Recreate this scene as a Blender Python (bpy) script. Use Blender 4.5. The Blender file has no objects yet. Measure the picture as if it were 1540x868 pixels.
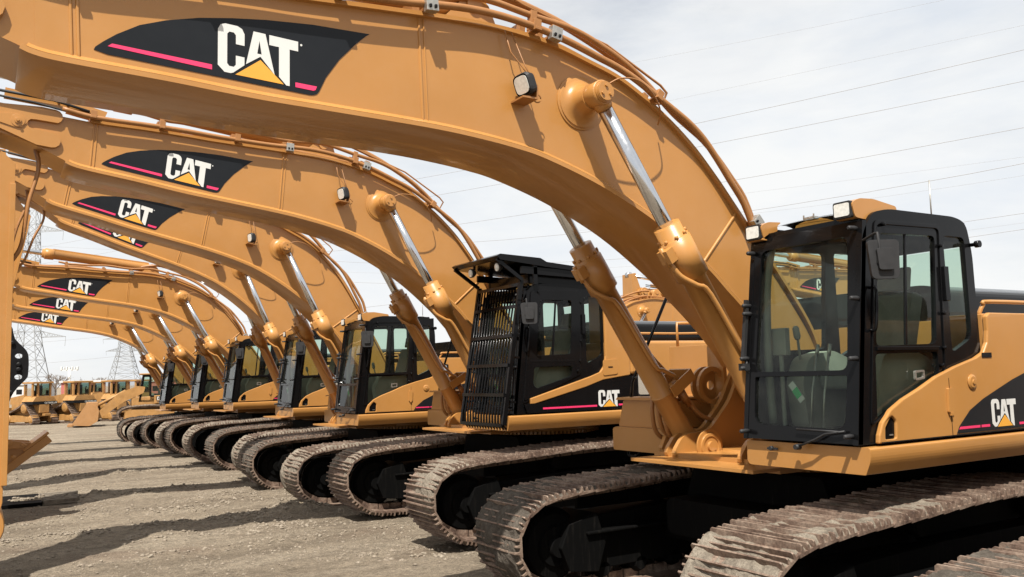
import bpy, bmesh, math, random
from mathutils import Vector, Matrix, noise
from mathutils.geometry import tessellate_polygon
random.seed(7)
sc = bpy.context.scene
C = sc.collection
R = math.radians
PI = math.pi

# ------------------------------------------------------------------ materials
def new_mat(name):
    m = bpy.data.materials.new(name); m.use_nodes = True
    nt = m.node_tree; b = nt.nodes['Principled BSDF']
    return m, nt, b
def noise_node(nt, scale, detail=4, rough=.6, coord='Object', vec=None):
    n = nt.nodes.new('ShaderNodeTexNoise'); n.inputs['Scale'].default_value = scale
    n.inputs['Detail'].default_value = detail; n.inputs['Roughness'].default_value = rough
    if vec is None:
        tc = nt.nodes.new('ShaderNodeTexCoord'); vec = tc.outputs[coord]
    nt.links.new(vec, n.inputs['Vector']); return n
def ramp(nt, src, stops):
    r = nt.nodes.new('ShaderNodeValToRGB'); el = r.color_ramp.elements
    while len(el) < len(stops): el.new(.5)
    for e, (p, c) in zip(el, stops):
        e.position = p; e.color = (c[0], c[1], c[2], 1) if isinstance(c, tuple) else (c, c, c, 1)
    nt.links.new(src, r.inputs['Fac']); return r
def mixc(nt, fac, a, b, mode='MIX'):
    m = nt.nodes.new('ShaderNodeMix'); m.data_type = 'RGBA'; m.blend_type = mode
    for sock, v in ((m.inputs[0], fac), (m.inputs[6], a), (m.inputs[7], b)):
        if hasattr(v, 'links') or hasattr(v, 'is_linked'): nt.links.new(v, sock)
        elif isinstance(v, tuple): sock.default_value = (*v, 1) if len(v) == 3 else v
        else: sock.default_value = v
    return m.outputs[2]
def bump(nt, b, src, strength, dist):
    n = nt.nodes.new('ShaderNodeBump'); n.inputs['Strength'].default_value = strength
    n.inputs['Distance'].default_value = dist
    nt.links.new(src, n.inputs['Height']); nt.links.new(n.outputs['Normal'], b.inputs['Normal']); return n
def simple(name, col, rough=.5, metal=0, coat=0, var=.12, scale=3, dust=0, spec=.5):
    m, nt, b = new_mat(name)
    n = noise_node(nt, scale, 5, .65)
    dk = tuple(c * (1 - var) for c in col); lt = tuple(min(1, c * (1 + var)) for c in col)
    r = ramp(nt, n.outputs['Fac'], [(.3, dk), (.7, lt)])
    out = r.outputs['Color']
    if dust:
        n2 = noise_node(nt, scale * 4, 8, .75)
        d = ramp(nt, n2.outputs['Fac'], [(.45, 0.0), (.75, dust)])
        out = mixc(nt, d.outputs['Color'], out, (.28, .22, .16))
    nt.links.new(out, b.inputs['Base Color'])
    rr = ramp(nt, n.outputs['Fac'], [(.2, max(.02, rough - .08)), (.8, min(1, rough + .1))])
    nt.links.new(rr.outputs['Color'], b.inputs['Roughness'])
    b.inputs['Metallic'].default_value = metal; b.inputs['Coat Weight'].default_value = coat
    b.inputs['Specular IOR Level'].default_value = spec
    return m
PAINT = (.40, .188, .050)
M = {}
M['paint'] = simple('tan_orange_paint', PAINT, .34, coat=.2, var=.06, scale=1.3, dust=.08, spec=.4)
M['paint_worn'] = simple('dusty_orange_paint', (.34, .17, .06), .55, var=.1, scale=3, dust=.3)
M['hose'] = simple('painted_hose', (.29, .128, .038), .45, var=.1, scale=9)
M['black'] = simple('black_gloss_paint', (.005, .005, .0055), .14, coat=0, var=.2, scale=2, spec=.16)
M['blackm'] = simple('black_matt_paint', (.008, .008, .009), .5, var=.3, scale=4, dust=.0, spec=.15)
M['rubber'] = simple('black_rubber', (.012, .012, .013), .6, var=.3, scale=14)
M['chrome'] = simple('chrome_rod', (.62, .63, .65), .16, metal=1, var=.03, scale=30)
M['zinc'] = simple('zinc_clamp', (.42, .40, .36), .38, metal=.8, var=.15, scale=30)
M['white'] = simple('white_film', (.60, .60, .575), .4, var=.02)
M['pink'] = simple('magenta_red_film', (.72, .035, .13), .4, var=.03)
M['gold'] = simple('amber_film', (.70, .33, .04), .4, var=.03)
M['decal'] = simple('charcoal_film', (.010, .0115, .014), .35, var=.08, spec=.22)
M['seat'] = simple('grey_seat_cloth', (.17, .17, .155), .8, var=.12, scale=12)
M['trim'] = simple('beige_cab_trim', (.27, .26, .22), .6, var=.1, scale=6)
M['lamp'] = simple('lamp_lens', (.62, .62, .58), .12, coat=.6, var=.15, scale=40)
M['mirror'] = simple('mirror_glass', (.7, .72, .74), .03, metal=1, var=.02)
M['green'] = simple('green_tag', (.05, .45, .16), .5)
M['yellowdoz'] = simple('dozer_paint', (.33, .168, .048), .55, var=.2, scale=3, dust=.2)
M['pylon'] = simple('galvanised_lattice', (.30, .31, .32), .6, metal=.2, var=.1)
M['wire'] = simple('aluminium_wire', (.32, .32, .33), .6, var=.1)
M['bark'] = simple('bare_bark', (.16, .12, .09), .9, var=.2)
M['redwall'] = simple('faded_red_cladding', (.36, .11, .09), .7, var=.1)
M['paleblock'] = simple('pale_cladding', (.50, .50, .50), .7, var=.1)

def track_mat():
    m, nt, b = new_mat('rusty_track_steel')
    n = noise_node(nt, 5, 8, .7); n2 = noise_node(nt, 38, 6, .7)
    r = ramp(nt, n.outputs['Fac'], [(.30, (.06, .036, .027)), (.44, (.15, .097, .070)), (.56, (.25, .18, .135)), (.8, (.32, .255, .20))])
    r2 = ramp(nt, n2.outputs['Fac'], [(.35, .55), (.65, 1.15)])
    nt.links.new(mixc(nt, 1.0, r.outputs['Color'], r2.outputs['Color'], 'MULTIPLY'), b.inputs['Base Color'])
    b.inputs['Roughness'].default_value = .62; b.inputs['Metallic'].default_value = .15
    bump(nt, b, n2.outputs['Fac'], .5, .006); return m
def frame_mat():
    m, nt, b = new_mat('oily_black_frame')
    tc = nt.nodes.new('ShaderNodeTexCoord'); mp = nt.nodes.new('ShaderNodeMapping')
    mp.inputs['Scale'].default_value = (14, 14, 1.2); nt.links.new(tc.outputs['Object'], mp.inputs['Vector'])
    n = noise_node(nt, 2.0, 6, .7, vec=mp.outputs['Vector'])
    r = ramp(nt, n.outputs['Fac'], [(.55, (.003, .003, .003)), (.70, (.010, .009, .008)), (.9, (.06, .05, .04))])
    nt.links.new(r.outputs['Color'], b.inputs['Base Color']); b.inputs['Roughness'].default_value = .7; b.inputs['Specular IOR Level'].default_value = .06; return m
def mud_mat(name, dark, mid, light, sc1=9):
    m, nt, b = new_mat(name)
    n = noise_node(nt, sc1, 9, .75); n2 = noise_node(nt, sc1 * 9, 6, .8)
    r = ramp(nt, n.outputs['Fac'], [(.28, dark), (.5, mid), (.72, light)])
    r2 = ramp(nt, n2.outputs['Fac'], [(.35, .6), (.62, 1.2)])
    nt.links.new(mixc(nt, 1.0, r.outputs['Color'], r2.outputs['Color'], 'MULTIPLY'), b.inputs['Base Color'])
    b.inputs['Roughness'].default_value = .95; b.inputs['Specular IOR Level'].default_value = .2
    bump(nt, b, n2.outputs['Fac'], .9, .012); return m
M['track'] = track_mat(); M['frame'] = frame_mat()
M['mud'] = mud_mat('dried_mud', (.10, .083, .066), (.20, .17, .133), (.29, .25, .20))
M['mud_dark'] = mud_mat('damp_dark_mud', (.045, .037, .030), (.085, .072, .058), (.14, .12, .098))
M['clod'] = mud_mat('soil_clod', (.15, .12, .09), (.235, .195, .15), (.34, .30, .24), 5)

def ground_mat():
    m, nt, b = new_mat('packed_gravel_soil')
    tc = nt.nodes.new('ShaderNodeTexCoord')
    mp = nt.nodes.new('ShaderNodeMapping'); mp.inputs['Scale'].default_value = (.35, 1.3, 1)
    nt.links.new(tc.outputs['Object'], mp.inputs['Vector'])
    big = noise_node(nt, .8, 6, .6, vec=mp.outputs['Vector'])
    med = noise_node(nt, 5.5, 8, .72); fine = noise_node(nt, 70, 5, .8)
    grit = noise_node(nt, 21, 6, .85)
    gr = ramp(nt, grit.outputs['Fac'], [(.36, .62), (.5, 1.0), (.64, 1.28)])
    base = ramp(nt, big.outputs['Fac'], [(.3, (.16, .128, .093)), (.5, (.236, .193, .142)), (.7, (.30, .252, .190))])
    md = ramp(nt, med.outputs['Fac'], [(.3, .66), (.5, 1.0), (.70, 1.2)])
    fn = ramp(nt, fine.outputs['Fac'], [(.32, .45), (.5, 1.0), (.68, 1.45)])
    c = mixc(nt, 1.0, base.outputs['Color'], md.outputs['Color'], 'MULTIPLY')
    c = mixc(nt, 1.0, c, fn.outputs['Color'], 'MULTIPLY')
    c = mixc(nt, 1.0, c, gr.outputs['Color'], 'MULTIPLY')
    v = nt.nodes.new('ShaderNodeTexVoronoi'); v.inputs['Scale'].default_value = 15
    nt.links.new(tc.outputs['Object'], v.inputs['Vector'])
    st = ramp(nt, v.outputs['Distance'], [(.10, 1.0), (.17, 0.0)])
    sel = ramp(nt, v.outputs['Color'], [(.80, 0.0), (.84, 1.0)])
    f = mixc(nt, 1.0, st.outputs['Color'], sel.outputs['Color'], 'MULTIPLY')
    c = mixc(nt, f, c, (.48, .45, .41))
    # reddish damp soil patches
    mp2 = nt.nodes.new('ShaderNodeMapping'); mp2.inputs['Scale'].default_value = (.5, 2.2, 1); nt.links.new(tc.outputs['Object'], mp2.inputs['Vector'])
    dk = noise_node(nt, 1.1, 9, .75, vec=mp2.outputs['Vector']); df = ramp(nt, dk.outputs['Fac'], [(.52, 0.0), (.66, .62)])
    c = mixc(nt, df.outputs['Color'], c, (.105, .083, .062))
    rd = noise_node(nt, .45, 3, .5)
    rf = ramp(nt, rd.outputs['Fac'], [(.56, 0.0), (.7, .35)])
    c = mixc(nt, rf.outputs['Color'], c, (.18, .115, .082))
    nt.links.new(c, b.inputs['Base Color'])
    b.inputs['Roughness'].default_value = .95; b.inputs['Specular IOR Level'].default_value = .15
    add = nt.nodes.new('ShaderNodeMath'); add.operation = 'MULTIPLY_ADD'
    nt.links.new(med.outputs['Fac'], add.inputs[0]); add.inputs[1].default_value = 2.2
    nt.links.new(grit.outputs['Fac'], add.inputs[2])
    a2 = nt.nodes.new('ShaderNodeMath'); a2.operation = 'ADD'
    nt.links.new(add.outputs[0], a2.inputs[0]); nt.links.new(f, a2.inputs[1])
    bump(nt, b, a2.outputs[0], 1.0, .035); return m
M['ground'] = ground_mat()

def glass_mat(name, tint, gloss=1.0):
    m = bpy.data.materials.new(name); m.use_nodes = True; nt = m.node_tree
    nt.nodes.clear(); out = nt.nodes.new('ShaderNodeOutputMaterial')
    t = nt.nodes.new('ShaderNodeBsdfTransparent'); t.inputs['Color'].default_value = (*tint, 1)
    g = nt.nodes.new('ShaderNodeBsdfGlossy'); g.inputs['Roughness'].default_value = .02
    d = nt.nodes.new('ShaderNodeBsdfDiffuse'); d.inputs['Color'].default_value = (.42, .44, .38, 1)
    fr = nt.nodes.new('ShaderNodeFresnel'); fr.inputs['IOR'].default_value = 1.36
    mx = nt.nodes.new('ShaderNodeMixShader'); my = nt.nodes.new('ShaderNodeMixShader')
    dn = noise_node(nt, 2.2, 5, .7); dr = ramp(nt, dn.outputs['Fac'], [(.35, .0), (.8, .045)])
    nt.links.new(dr.outputs['Color'], my.inputs[0]); nt.links.new(t.outputs[0], my.inputs[1]); nt.links.new(d.outputs[0], my.inputs[2])
    nt.links.new(fr.outputs[0], mx.inputs[0]); nt.links.new(my.outputs[0], mx.inputs[1]); nt.links.new(g.outputs[0], mx.inputs[2])
    nt.links.new(mx.outputs[0], out.inputs['Surface']); return m
M['glass'] = glass_mat('cab_glass', (.73, .84, .76))
M['dozglass'] = glass_mat('dusty_dozer_glass', (.42, .55, .50))
M['hatch'] = glass_mat('roof_hatch_glass', (.66, .80, .76))

# ------------------------------------------------------------------ mesh builder
class MB:
    def __init__(s): s.v = []; s.f = []; s.m = []; s.mi = 0; s.sm = []; s.smooth = False
    def face(s, idx): s.f.append(tuple(idx)); s.m.append(s.mi); s.sm.append(s.smooth)
    def add(s, pts): i = len(s.v); s.v.extend(tuple(p) for p in pts); return i
    def box(s, x0, x1, y0, y1, z0, z1, mat=None):
        p = [(x, y, z) for z in (z0, z1) for y in (y0, y1) for x in (x0, x1)]
        if mat is not None: p = [tuple(mat @ Vector(q)) for q in p]
        i = s.add(p); sm = s.smooth; s.smooth = False
        for f in ((0, 2, 3, 1), (4, 5, 7, 6), (0, 1, 5, 4), (2, 6, 7, 3), (0, 4, 6, 2), (1, 3, 7, 5)): s.face([i + k for k in f])
        s.smooth = sm
    def obox(s, a, b, w, h, up=(0, 0, 1)):
        a = Vector(a); b = Vector(b); d = (b - a); L = d.length; d.normalize()
        up = Vector(up)
        if abs(d.dot(up)) > .98: up = Vector((1, 0, 0))
        y = up.cross(d).normalized(); z = d.cross(y)
        m = Matrix((( d.x, y.x, z.x, a.x), (d.y, y.y, z.y, a.y), (d.z, y.z, z.z, a.z), (0, 0, 0, 1)))
        s.box(0, L, -w / 2, w / 2, -h / 2, h / 2, m)
    def prism(s, loops, fn, t0, t1):
        """extrude outline loops[0] with holes loops[1:], fn(a, b, t) -> xyz"""
        vl = [[Vector((a, b, 0)) for a, b in lp] for lp in loops]
        flat = [p for lp in loops for p in lp]
        tris = tessellate_polygon(vl)
        i0 = s.add([fn(a, b, t0) for a, b in flat]); i1 = s.add([fn(a, b, t1) for a, b in flat])
        sm = s.smooth; s.smooth = False
        for t in tris:
            s.face([i0 + k for k in t]); s.face([i1 + k for k in reversed(t)])
        o = 0
        for lp in loops:
            n = len(lp)
            for k in range(n):
                a, b = o + k, o + (k + 1) % n
                s.face([i0 + a, i0 + b, i1 + b, i1 + a])
            o += n
        s.smooth = sm
    def tube(s, pts, r, n=8, cap=True, r1=None):
        pts = [Vector(p) for p in pts]; N = len(pts)
        sm = s.smooth; s.smooth = True
        d0 = (pts[1] - pts[0]).normalized(); up = Vector((0, 1, 0)) if abs(d0.y) < .9 else Vector((1, 0, 0))
        u = d0.cross(up).normalized(); base = []
        for k, p in enumerate(pts):
            d = (pts[min(k + 1, N - 1)] - pts[max(k - 1, 0)]).normalized()
            u = (u - d * u.dot(d)).normalized(); w = d.cross(u)
            rr = r if r1 is None else r + (r1 - r) * k / (N - 1)
            base.append(s.add([p + (u * math.cos(2 * PI * j / n) + w * math.sin(2 * PI * j / n)) * rr for j in range(n)]))
        for a, b in zip(base, base[1:]):
            for j in range(n): s.face([a + j, a + (j + 1) % n, b + (j + 1) % n, b + j])
        s.smooth = False
        if cap:
            s.face([base[0] + j for j in reversed(range(n))]); s.face([base[-1] + j for j in range(n)])
        s.smooth = sm
    def lathe(s, o, axis, prof, n=24, soft=False):
        """prof: list of (t along axis, radius)"""
        o = Vector(o); d = Vector(axis).normalized(); up = Vector((0, 0, 1)) if abs(d.z) < .9 else Vector((1, 0, 0))
        u = d.cross(up).normalized(); w = d.cross(u); rows = []
        for t, r in prof:
            rows.append(s.add([o + d * t + (u * math.cos(2 * PI * j / n) + w * math.sin(2 * PI * j / n)) * max(r, 1e-4) for j in range(n)]))
        sm = s.smooth
        for k, (a, b) in enumerate(zip(rows, rows[1:])):
            (t0, r0), (t1, r1) = prof[k], prof[k + 1]
            s.smooth = abs(r1 - r0) < .45 * abs(t1 - t0) or soft
            for j in range(n): s.face([a + j, b + j, b + (j + 1) % n, a + (j + 1) % n])
        s.smooth = False
        s.face([rows[0] + j for j in range(n)]); s.face([rows[-1] + j for j in reversed(range(n))])
        s.smooth = sm
    def build(s, name, mats, parent=None, origin=(0, 0, 0), bevel=0, smooth_angle=None):
        me = bpy.data.meshes.new(name)
        ox, oy, oz = origin
        me.from_pydata([(x - ox, y - oy, z - oz) for x, y, z in s.v], [], s.f)
        if not isinstance(mats, (list, tuple)): mats = [mats]
        for m in mats: me.materials.append(m)
        me.polygons.foreach_set('material_index', s.m); me.polygons.foreach_set('use_smooth', s.sm)
        bm = bmesh.new(); bm.from_mesh(me); bmesh.ops.recalc_face_normals(bm, faces=bm.faces); bm.to_mesh(me); bm.free()
        o = bpy.data.objects.new(name, me); C.objects.link(o)
        if parent is not None: o.parent = parent
        if bevel:
            w = o.modifiers.new('weld', 'WELD'); w.merge_threshold = .0005
            b = o.modifiers.new('bevel', 'BEVEL'); b.width = bevel; b.segments = 2; b.limit_method = 'ANGLE'; b.angle_limit = R(35)
            b.harden_normals = False
        return o
def catmull(pts, n=6, closed=False):
    out = []; N = len(pts); P = [Vector(p) for p in pts]
    rng = range(N if closed else N - 1)
    for i in rng:
        p0 = P[(i - 1) % N] if closed or i > 0 else P[0]; p1 = P[i]; p2 = P[(i + 1) % N]
        p3 = P[(i + 2) % N] if closed or i + 2 < N else P[-1]
        for k in range(n):
            t = k / n
            out.append(tuple(.5 * ((2 * p1) + (p2 - p0) * t + (2 * p0 - 5 * p1 + 4 * p2 - p3) * t * t + (3 * p1 - p0 - 3 * p2 + p3) * t ** 3)))
    if not closed: out.append(tuple(P[-1]))
    return out
def roundloop(pts, r, n=4):
    out = []; N = len(pts)
    for i in range(N):
        p = Vector(pts[i]); a = Vector(pts[i - 1]); b = Vector(pts[(i + 1) % N])
        rr = r[i] if isinstance(r, (list, tuple)) else r
        if rr <= 0: out.append(tuple(p)); continue
        da = (a - p); db = (b - p); rr = min(rr, da.length * .48, db.length * .48)
        s = p + da.normalized() * rr; e = p + db.normalized() * rr
        for k in range(n + 1):
            t = k / n; q = s * (1 - t) ** 2 + p * 2 * t * (1 - t) + e * t * t; out.append(tuple(q))
    return out
XZ = lambda a, b, t: (a, t, b)        # plates seen from the side
YZ = lambda a, b, t: (t, a, b)
def empty(name, loc, label=None, cat=None, group=None, rz=0):
    o = bpy.data.objects.new(name, None); C.objects.link(o); o.location = loc; o.rotation_euler = (0, 0, rz)
    o.empty_display_size = .3
    return tag(o, label, cat, group)
def tag(o, label=None, cat=None, group=None, kind=None):
    if label: o['label'] = label
    if cat: o['category'] = cat
    if group: o['group'] = group
    if kind: o['kind'] = kind
    return o
def copy_tree(o, parent=None):
    c = o.copy(); C.objects.link(c)
    if parent is not None: c.parent = parent
    for ch in list(o.children): copy_tree(ch, c)
    return c
def child(o, stem): return [c for c in o.children if c.name.split('.')[0] == stem]

# ------------------------------------------------------------------ lettering
def cat_logo(mb, x0, z0, h, fn, t0, t1, mw, mg, outline=None):
    """white letters with an amber triangle; unit height 1, width 1.62"""
    S = lambda lp: [(x0 + a * h, z0 + b * h) for a, b in lp]
    Cc = [(.13, .0), (0, .12), (0, .86), (.05, .96), (.14, 1), (.38, 1), (.47, .96), (.52, .86), (.52, .62), (.35, .62), (.35, .80), (.31, .85), (.22, .85), (.18, .80), (.18, .19), (.22, .14), (.31, .14), (.35, .19), (.35, .38), (.52, .38), (.52, .22), (.30, .02), (.25, .0)]
    Aa = [(.55, .25), (.70, .97), (.94, .97), (1.13, .15), (.84, .47)]; Ah = [(.775, .52), (.82, .80), (.865, .52)]
    Tt = [(1.02, .97), (1.62, .97), (1.62, .76), (1.44, .76), (1.44, -.02), (1.37, -.02), (1.22, .13), (1.22, .76), (1.02, .76)]
    mb.mi = mw
    mb.prism([S(Cc)], fn, t0, t1); mb.prism([S(Aa), S(Ah)], fn, t0, t1); mb.prism([S(Tt)], fn, t0, t1)
    mb.mi = mg; mb.prism([S([(.34, -.01), (.84, .40), (1.32, -.01)])], fn, t0, t1)

# ------------------------------------------------------------------ excavator
RX, RY = 7.3, 6.1            # turning centre of the first machine
CY = 6.17                    # centre plane of the boom
PIV = (6.102, CY, 3.23)      # point the boom shape swings about
O0 = (RX, RY, 0)
TOP = [(-1.1, 4.74), (-.45, 4.79), (.15, 4.81), (.46, 4.815), (1.0, 4.86), (1.5, 4.89), (1.83, 4.905), (2.6, 4.96), (3.1, 4.99), (3.6, 4.99), (4.0, 4.945), (4.35, 4.86), (4.7, 4.755), (5.09, 4.545), (5.46, 4.28), (5.75, 4.0), (5.95, 3.78), (6.2, 3.5), (6.6, 3.05), (6.95, 2.6), (7.12, 2.2)]
BOT = [(-1.1, 4.5), (-.4, 4.43), (.05, 4.29), (.2, 4.235), (.41, 4.213), (.95, 4.19), (1.53, 4.155), (2.07, 4.141), (2.79, 4.122), (3.2, 4.095), (3.57, 4.053), (3.89, 3.992), (4.44, 3.815), (5.04, 3.54), (5.59, 3.18), (5.86, 2.955), (6.14, 2.72), (6.42, 2.45), (6.66, 2.16)]
TOPS = catmull(TOP, 5); BOTS = catmull(BOT, 5)
def top_z(x):
    for a, b in zip(TOPS, TOPS[1:]):
        if a[0] <= x <= b[0]: return a[1] + (b[1] - a[1]) * (x - a[0]) / (b[0] - a[0] + 1e-9)
    return TOPS[0][1]
def top_path(x0, x1, y, off, step=.16, wob=0):
    out = []; x = x0
    while x <= x1 + 1e-6:
        z = top_z(x); z2 = top_z(x + .05); n = Vector((-(z2 - z), .05)).normalized()
        out.append((x + n.x * off, y, z + n.y * off + wob * math.sin(x * 3.1))); x += step
    return out
def bumpy(pts, bumps):
    return [(x, y, z + sum(h * math.exp(-((x - c) / w) ** 2) for c, w, h in bumps)) for x, y, z in pts]
Y0, Y1 = 5.79, 6.55

def make_boom(parent):
    b = MB()
    footloop = [(7.12, 2.05), (7.04, 1.92), (6.90, 1.86), (6.76, 1.92), (6.68, 2.04)]
    tip = [(-1.18, 4.55), (-1.2, 4.62), (-1.17, 4.70)]
    loop = TOPS + footloop + list(reversed(BOTS)) + tip
    # two webs, kept apart so that both flanges can be set proud of them
    b.prism([loop], XZ, Y0, Y1)
    # sew flanges as continuous strips
    def strip(path, sgn):
        th = .028; rows = []; N = len(path)
        for k, (x, z) in enumerate(path):
            a = path[max(k - 1, 0)]; c = path[min(k + 1, N - 1)]
            d = Vector((c[0] - a[0], c[1] - a[1])).normalized(); n = Vector((-d.y, d.x)) * sgn
            i, o = (x - n.x * .006, z - n.y * .006), (x + n.x * th, z + n.y * th)
            rows.append(b.add([(i[0], Y0 - .042, i[1]), (o[0], Y0 - .042, o[1]), (o[0], Y1 + .042, o[1]), (i[0], Y1 + .042, i[1])]))
        for r0, r1 in zip(rows, rows[1:]):
            for j in range(4):
                b.smooth = j in (1, 3); b.face([r0 + j, r0 + (j + 1) % 4, r1 + (j + 1) % 4, r1 + j])
        b.smooth = False
        b.face([rows[0] + j for j in range(4)]); b.face([rows[-1] + j for j in (3, 2, 1, 0)])
    strip([p for p in TOPS if p[0] > .3], 1); strip([p for p in BOTS if p[0] > .12 and p[1] > 2.2], -1)
    def fillet(path, sgn):
        for yw, ye in ((Y0, Y0 - .042), (Y1, Y1 + .042)):
            rows = []; N = len(path)
            for k, (x, z) in enumerate(path):
                a = path[max(k - 1, 0)]; c = path[min(k + 1, N - 1)]
                d = Vector((c[0] - a[0], c[1] - a[1])).normalized(); n = Vector((-d.y, d.x)) * sgn
                rows.append(b.add([(x - n.x * .045, yw, z - n.y * .045), (x - n.x * .008, ye, z - n.y * .008), (x - n.x * .004, yw, z - n.y * .004)]))
            for r0, r1 in zip(rows, rows[1:]):
                for j in range(3): b.smooth = j == 0; b.face([r0 + j, r0 + (j + 1) % 3, r1 + (j + 1) % 3, r1 + j])
            b.smooth = False
    fillet([p for p in BOTS if p[0] > .14 and p[1] > 2.25], -1)
    # forked doubler plates of the tip
    fork = [(-1.02, 4.70), (-.95, 4.80), (-.45, 4.805), (-.06, 4.86)] + [(.10 + .085 * math.cos(t), 4.775 + .085 * math.sin(t)) for t in [PI / 2 - k * PI / 6 for k in range(0, 6)]] + [(-.10, 4.69)] + [(-.12 + .06 * math.cos(t), 4.63 + .06 * math.sin(t)) for t in [PI / 2 + k * PI / 6 for k in range(1, 6)]] + [(-.10, 4.57)] + [(.11 + .09 * math.cos(t), 4.475 + .09 * math.sin(t)) for t in [PI / 2 - k * PI / 6 for k in range(0, 7)]] + [(-.05, 4.385), (-.45, 4.50), (-.95, 4.50), (-1.03, 4.58)]
    fork = [(x - .16, z) for x, z in fork]; b.prism([fork], XZ, Y0 - .045, Y0 - .001); b.prism([fork], XZ, Y1 + .001, Y1 + .045)
    # tip pin boss + retainer tab
    for s, y in ((-1, Y0 - .045), (1, Y1 + .045)):
        b.lathe((-.92, y, 4.63), (0, s, 0), [(0, .2), (.05, .19), (.05, .11), (.10, .10)], 28)
        b.lathe((-.44, y, 4.63), (0, s, 0), [(0, .075), (.02, .075), (.021, .038), (.035, .038), (.036, .018), (.06, .018)], 18)
        b.prism([[(-.76, 4.66), (-.44, 4.715), (-.37, 4.68), (-.345, 4.62), (-.39, 4.55), (-.47, 4.545), (-.74, 4.59)]], XZ, y, y + s * .012)
    # bosses of the cylinder pin
    for s, y in ((-1, Y0), (1, Y1)):
        b.lathe((4.26, y, 4.50), (0, s, 0), [(0, .235), (.010, .235), (.011, .215), (.020, .215), (.021, .20), (.035, .165), (.06, .135), (.10, .118), (.17, .112), (.19, .112)], 40, True)
        b.lathe((4.26, y + s * .185, 4.50), (0, s, 0), [(0, .09), (.165, .09), (.166, .085), (.178, .085)], 28)
        b.lathe((4.26, y + s * .363, 4.50), (0, s, 0), [(0, .078), (.008, .078)], 28)
        for a in (90, 210, 330):
            b.lathe((4.26 + .045 * math.cos(R(a)), y + s * .371, 4.50 + .045 * math.sin(R(a))), (0, s, 0), [(0, .014), (.014, .014)], 6)
    # weld beads
    for s, y in ((-1, Y0), (1, Y1)):
        def bead(p, r=.012):
            pts = []
            for (xa, za), (xb, zb) in zip(p, p[1:]):
                n = max(2, int(math.hypot(xb - xa, zb - za) / .05))
                pts += [(xa + (xb - xa) * k / n, y, za + (zb - za) * k / n) for k in range(n)]
            pts.append((p[-1][0], y, p[-1][1])); b.tube(pts, r, 6)
        bead([(2.76, 4.955), (2.785, 4.13)]); bead([(2.80, 4.955), (2.825, 4.13)], .009)
        bead([(.375, 4.805), (.40, 4.22)]); bead([(.415, 4.805), (.44, 4.22)])
        bead([(5.59, 3.19), (6.05, 3.69)], .014)
        b.mi = 0
        b.prism([[(.185, 4.80), (.37, 4.80), (.395, 4.23), (.2, 4.25)]], XZ, y, y + s * .0035)
    # ears of the stick cylinder
    for y in (6.02, 6.28):
        b.prism([[(2.95, 4.97), (3.65, 4.99), (3.52, 5.30), (3.42, 5.38), (3.30, 5.36), (3.22, 5.25)]], XZ, y, y + .05)
    b.lathe((3.38, 6.00, 5.28), (0, 1, 0), [(0, .07), (.35, .07)], 16)
    bo = b.build('boom', M['paint'], parent, PIV, bevel=.004)
    bo.location = (PIV[0] - RX, PIV[1] - RY, PIV[2])
    # decal
    d = MB()
    out = [(.522, 4.311), (.53, 4.33), (.575, 4.372), (.649, 4.432), (.785, 4.519), (.945, 4.582), (1.153, 4.64), (1.37, 4.68), (1.595, 4.712), (1.926, 4.742), (2.358, 4.752), (2.33, 4.732), (2.251, 4.658), (2.123, 4.518), (2.022, 4.369), (1.973, 4.262), (1.955, 4.237), (1.93, 4.226), (1.9, 4.223), (1.156, 4.262), (.60, 4.292)]
    d.mi = 0; d.prism([out], XZ, Y0 - .001, Y0 - .004)
    d.mi = 2; d.prism([[(.60, 4.345), (.625, 4.366), (1.235, 4.332), (1.235, 4.298)]], XZ, Y0 - .0045, Y0 - .0062)
    d.prism([[(1.80, 4.298), (1.955, 4.291), (1.945, 4.265), (1.93, 4.257), (1.80, 4.264)]], XZ, Y0 - .0045, Y0 - .0062)
    SH = lambda a, q, t: (a, t, q - (a - 1.27) * .055)
    cat_logo(d, 1.272, 4.298, .338, SH, Y0 - .0045, Y0 - .0062, 1, 3)
    d.mi = 1; d.lathe((1.842, Y0 - .0045, 4.575), (0, -1, 0), [(0, .008), (.001, .008)], 10)
    do = d.build('logo_decal', [M['decal'], M['white'], M['pink'], M['gold']], bo, PIV)
    # work light
    w = MB()
    w.mi = 0
    HT = Matrix.Translation((3.64, 5.66, 4.53)) @ Matrix.Rotation(R(-18), 4, 'Y') @ Matrix.Rotation(R(12), 4, 'Z')
    ring = [tuple(HT @ Vector(p)) for p in []]
    for (t0, r0), (t1, r1) in (((-.055, .082), (-.03, .092)), ((-.03, .092), (.03, .08)), ((.03, .08), (.06, .045))):
        lp0 = roundloop([(-r0, -r0), (r0, -r0), (r0, r0), (-r0, r0)], r0 * .6, 4); lp1 = roundloop([(-r1, -r1), (r1, -r1), (r1, r1), (-r1, r1)], r1 * .6, 4)
        i0 = w.add([HT @ Vector((t0, a, c)) for a, c in lp0]); i1 = w.add([HT @ Vector((t1, a, c)) for a, c in lp1]); n = len(lp0)
        for j in range(n): w.face([i0 + j, i0 + (j + 1) % n, i1 + (j + 1) % n, i1 + j])
        if t1 > .05: w.face([i1 + j for j in range(n)])
    w.mi = 1
    lp = roundloop([(-.07, -.07), (.07, -.07), (.07, .07), (-.07, .07)], .045, 4)
    w.prism([lp], lambda a, c, t: tuple(HT @ Vector((t, a, c))), -.058, -.05)
    w.mi = 2
    w.box(3.57, 3.71, 5.60, 5.79, 4.40, 4.415); w.box(3.70, 3.715, 5.6, 5.72, 4.405, 4.52)
    w.tube([(3.66, 5.66, 4.61), (3.63, 5.69, 4.68), (3.54, 5.72, 4.8), (3.5, 5.74, 4.98)], .006, 5)
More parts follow.
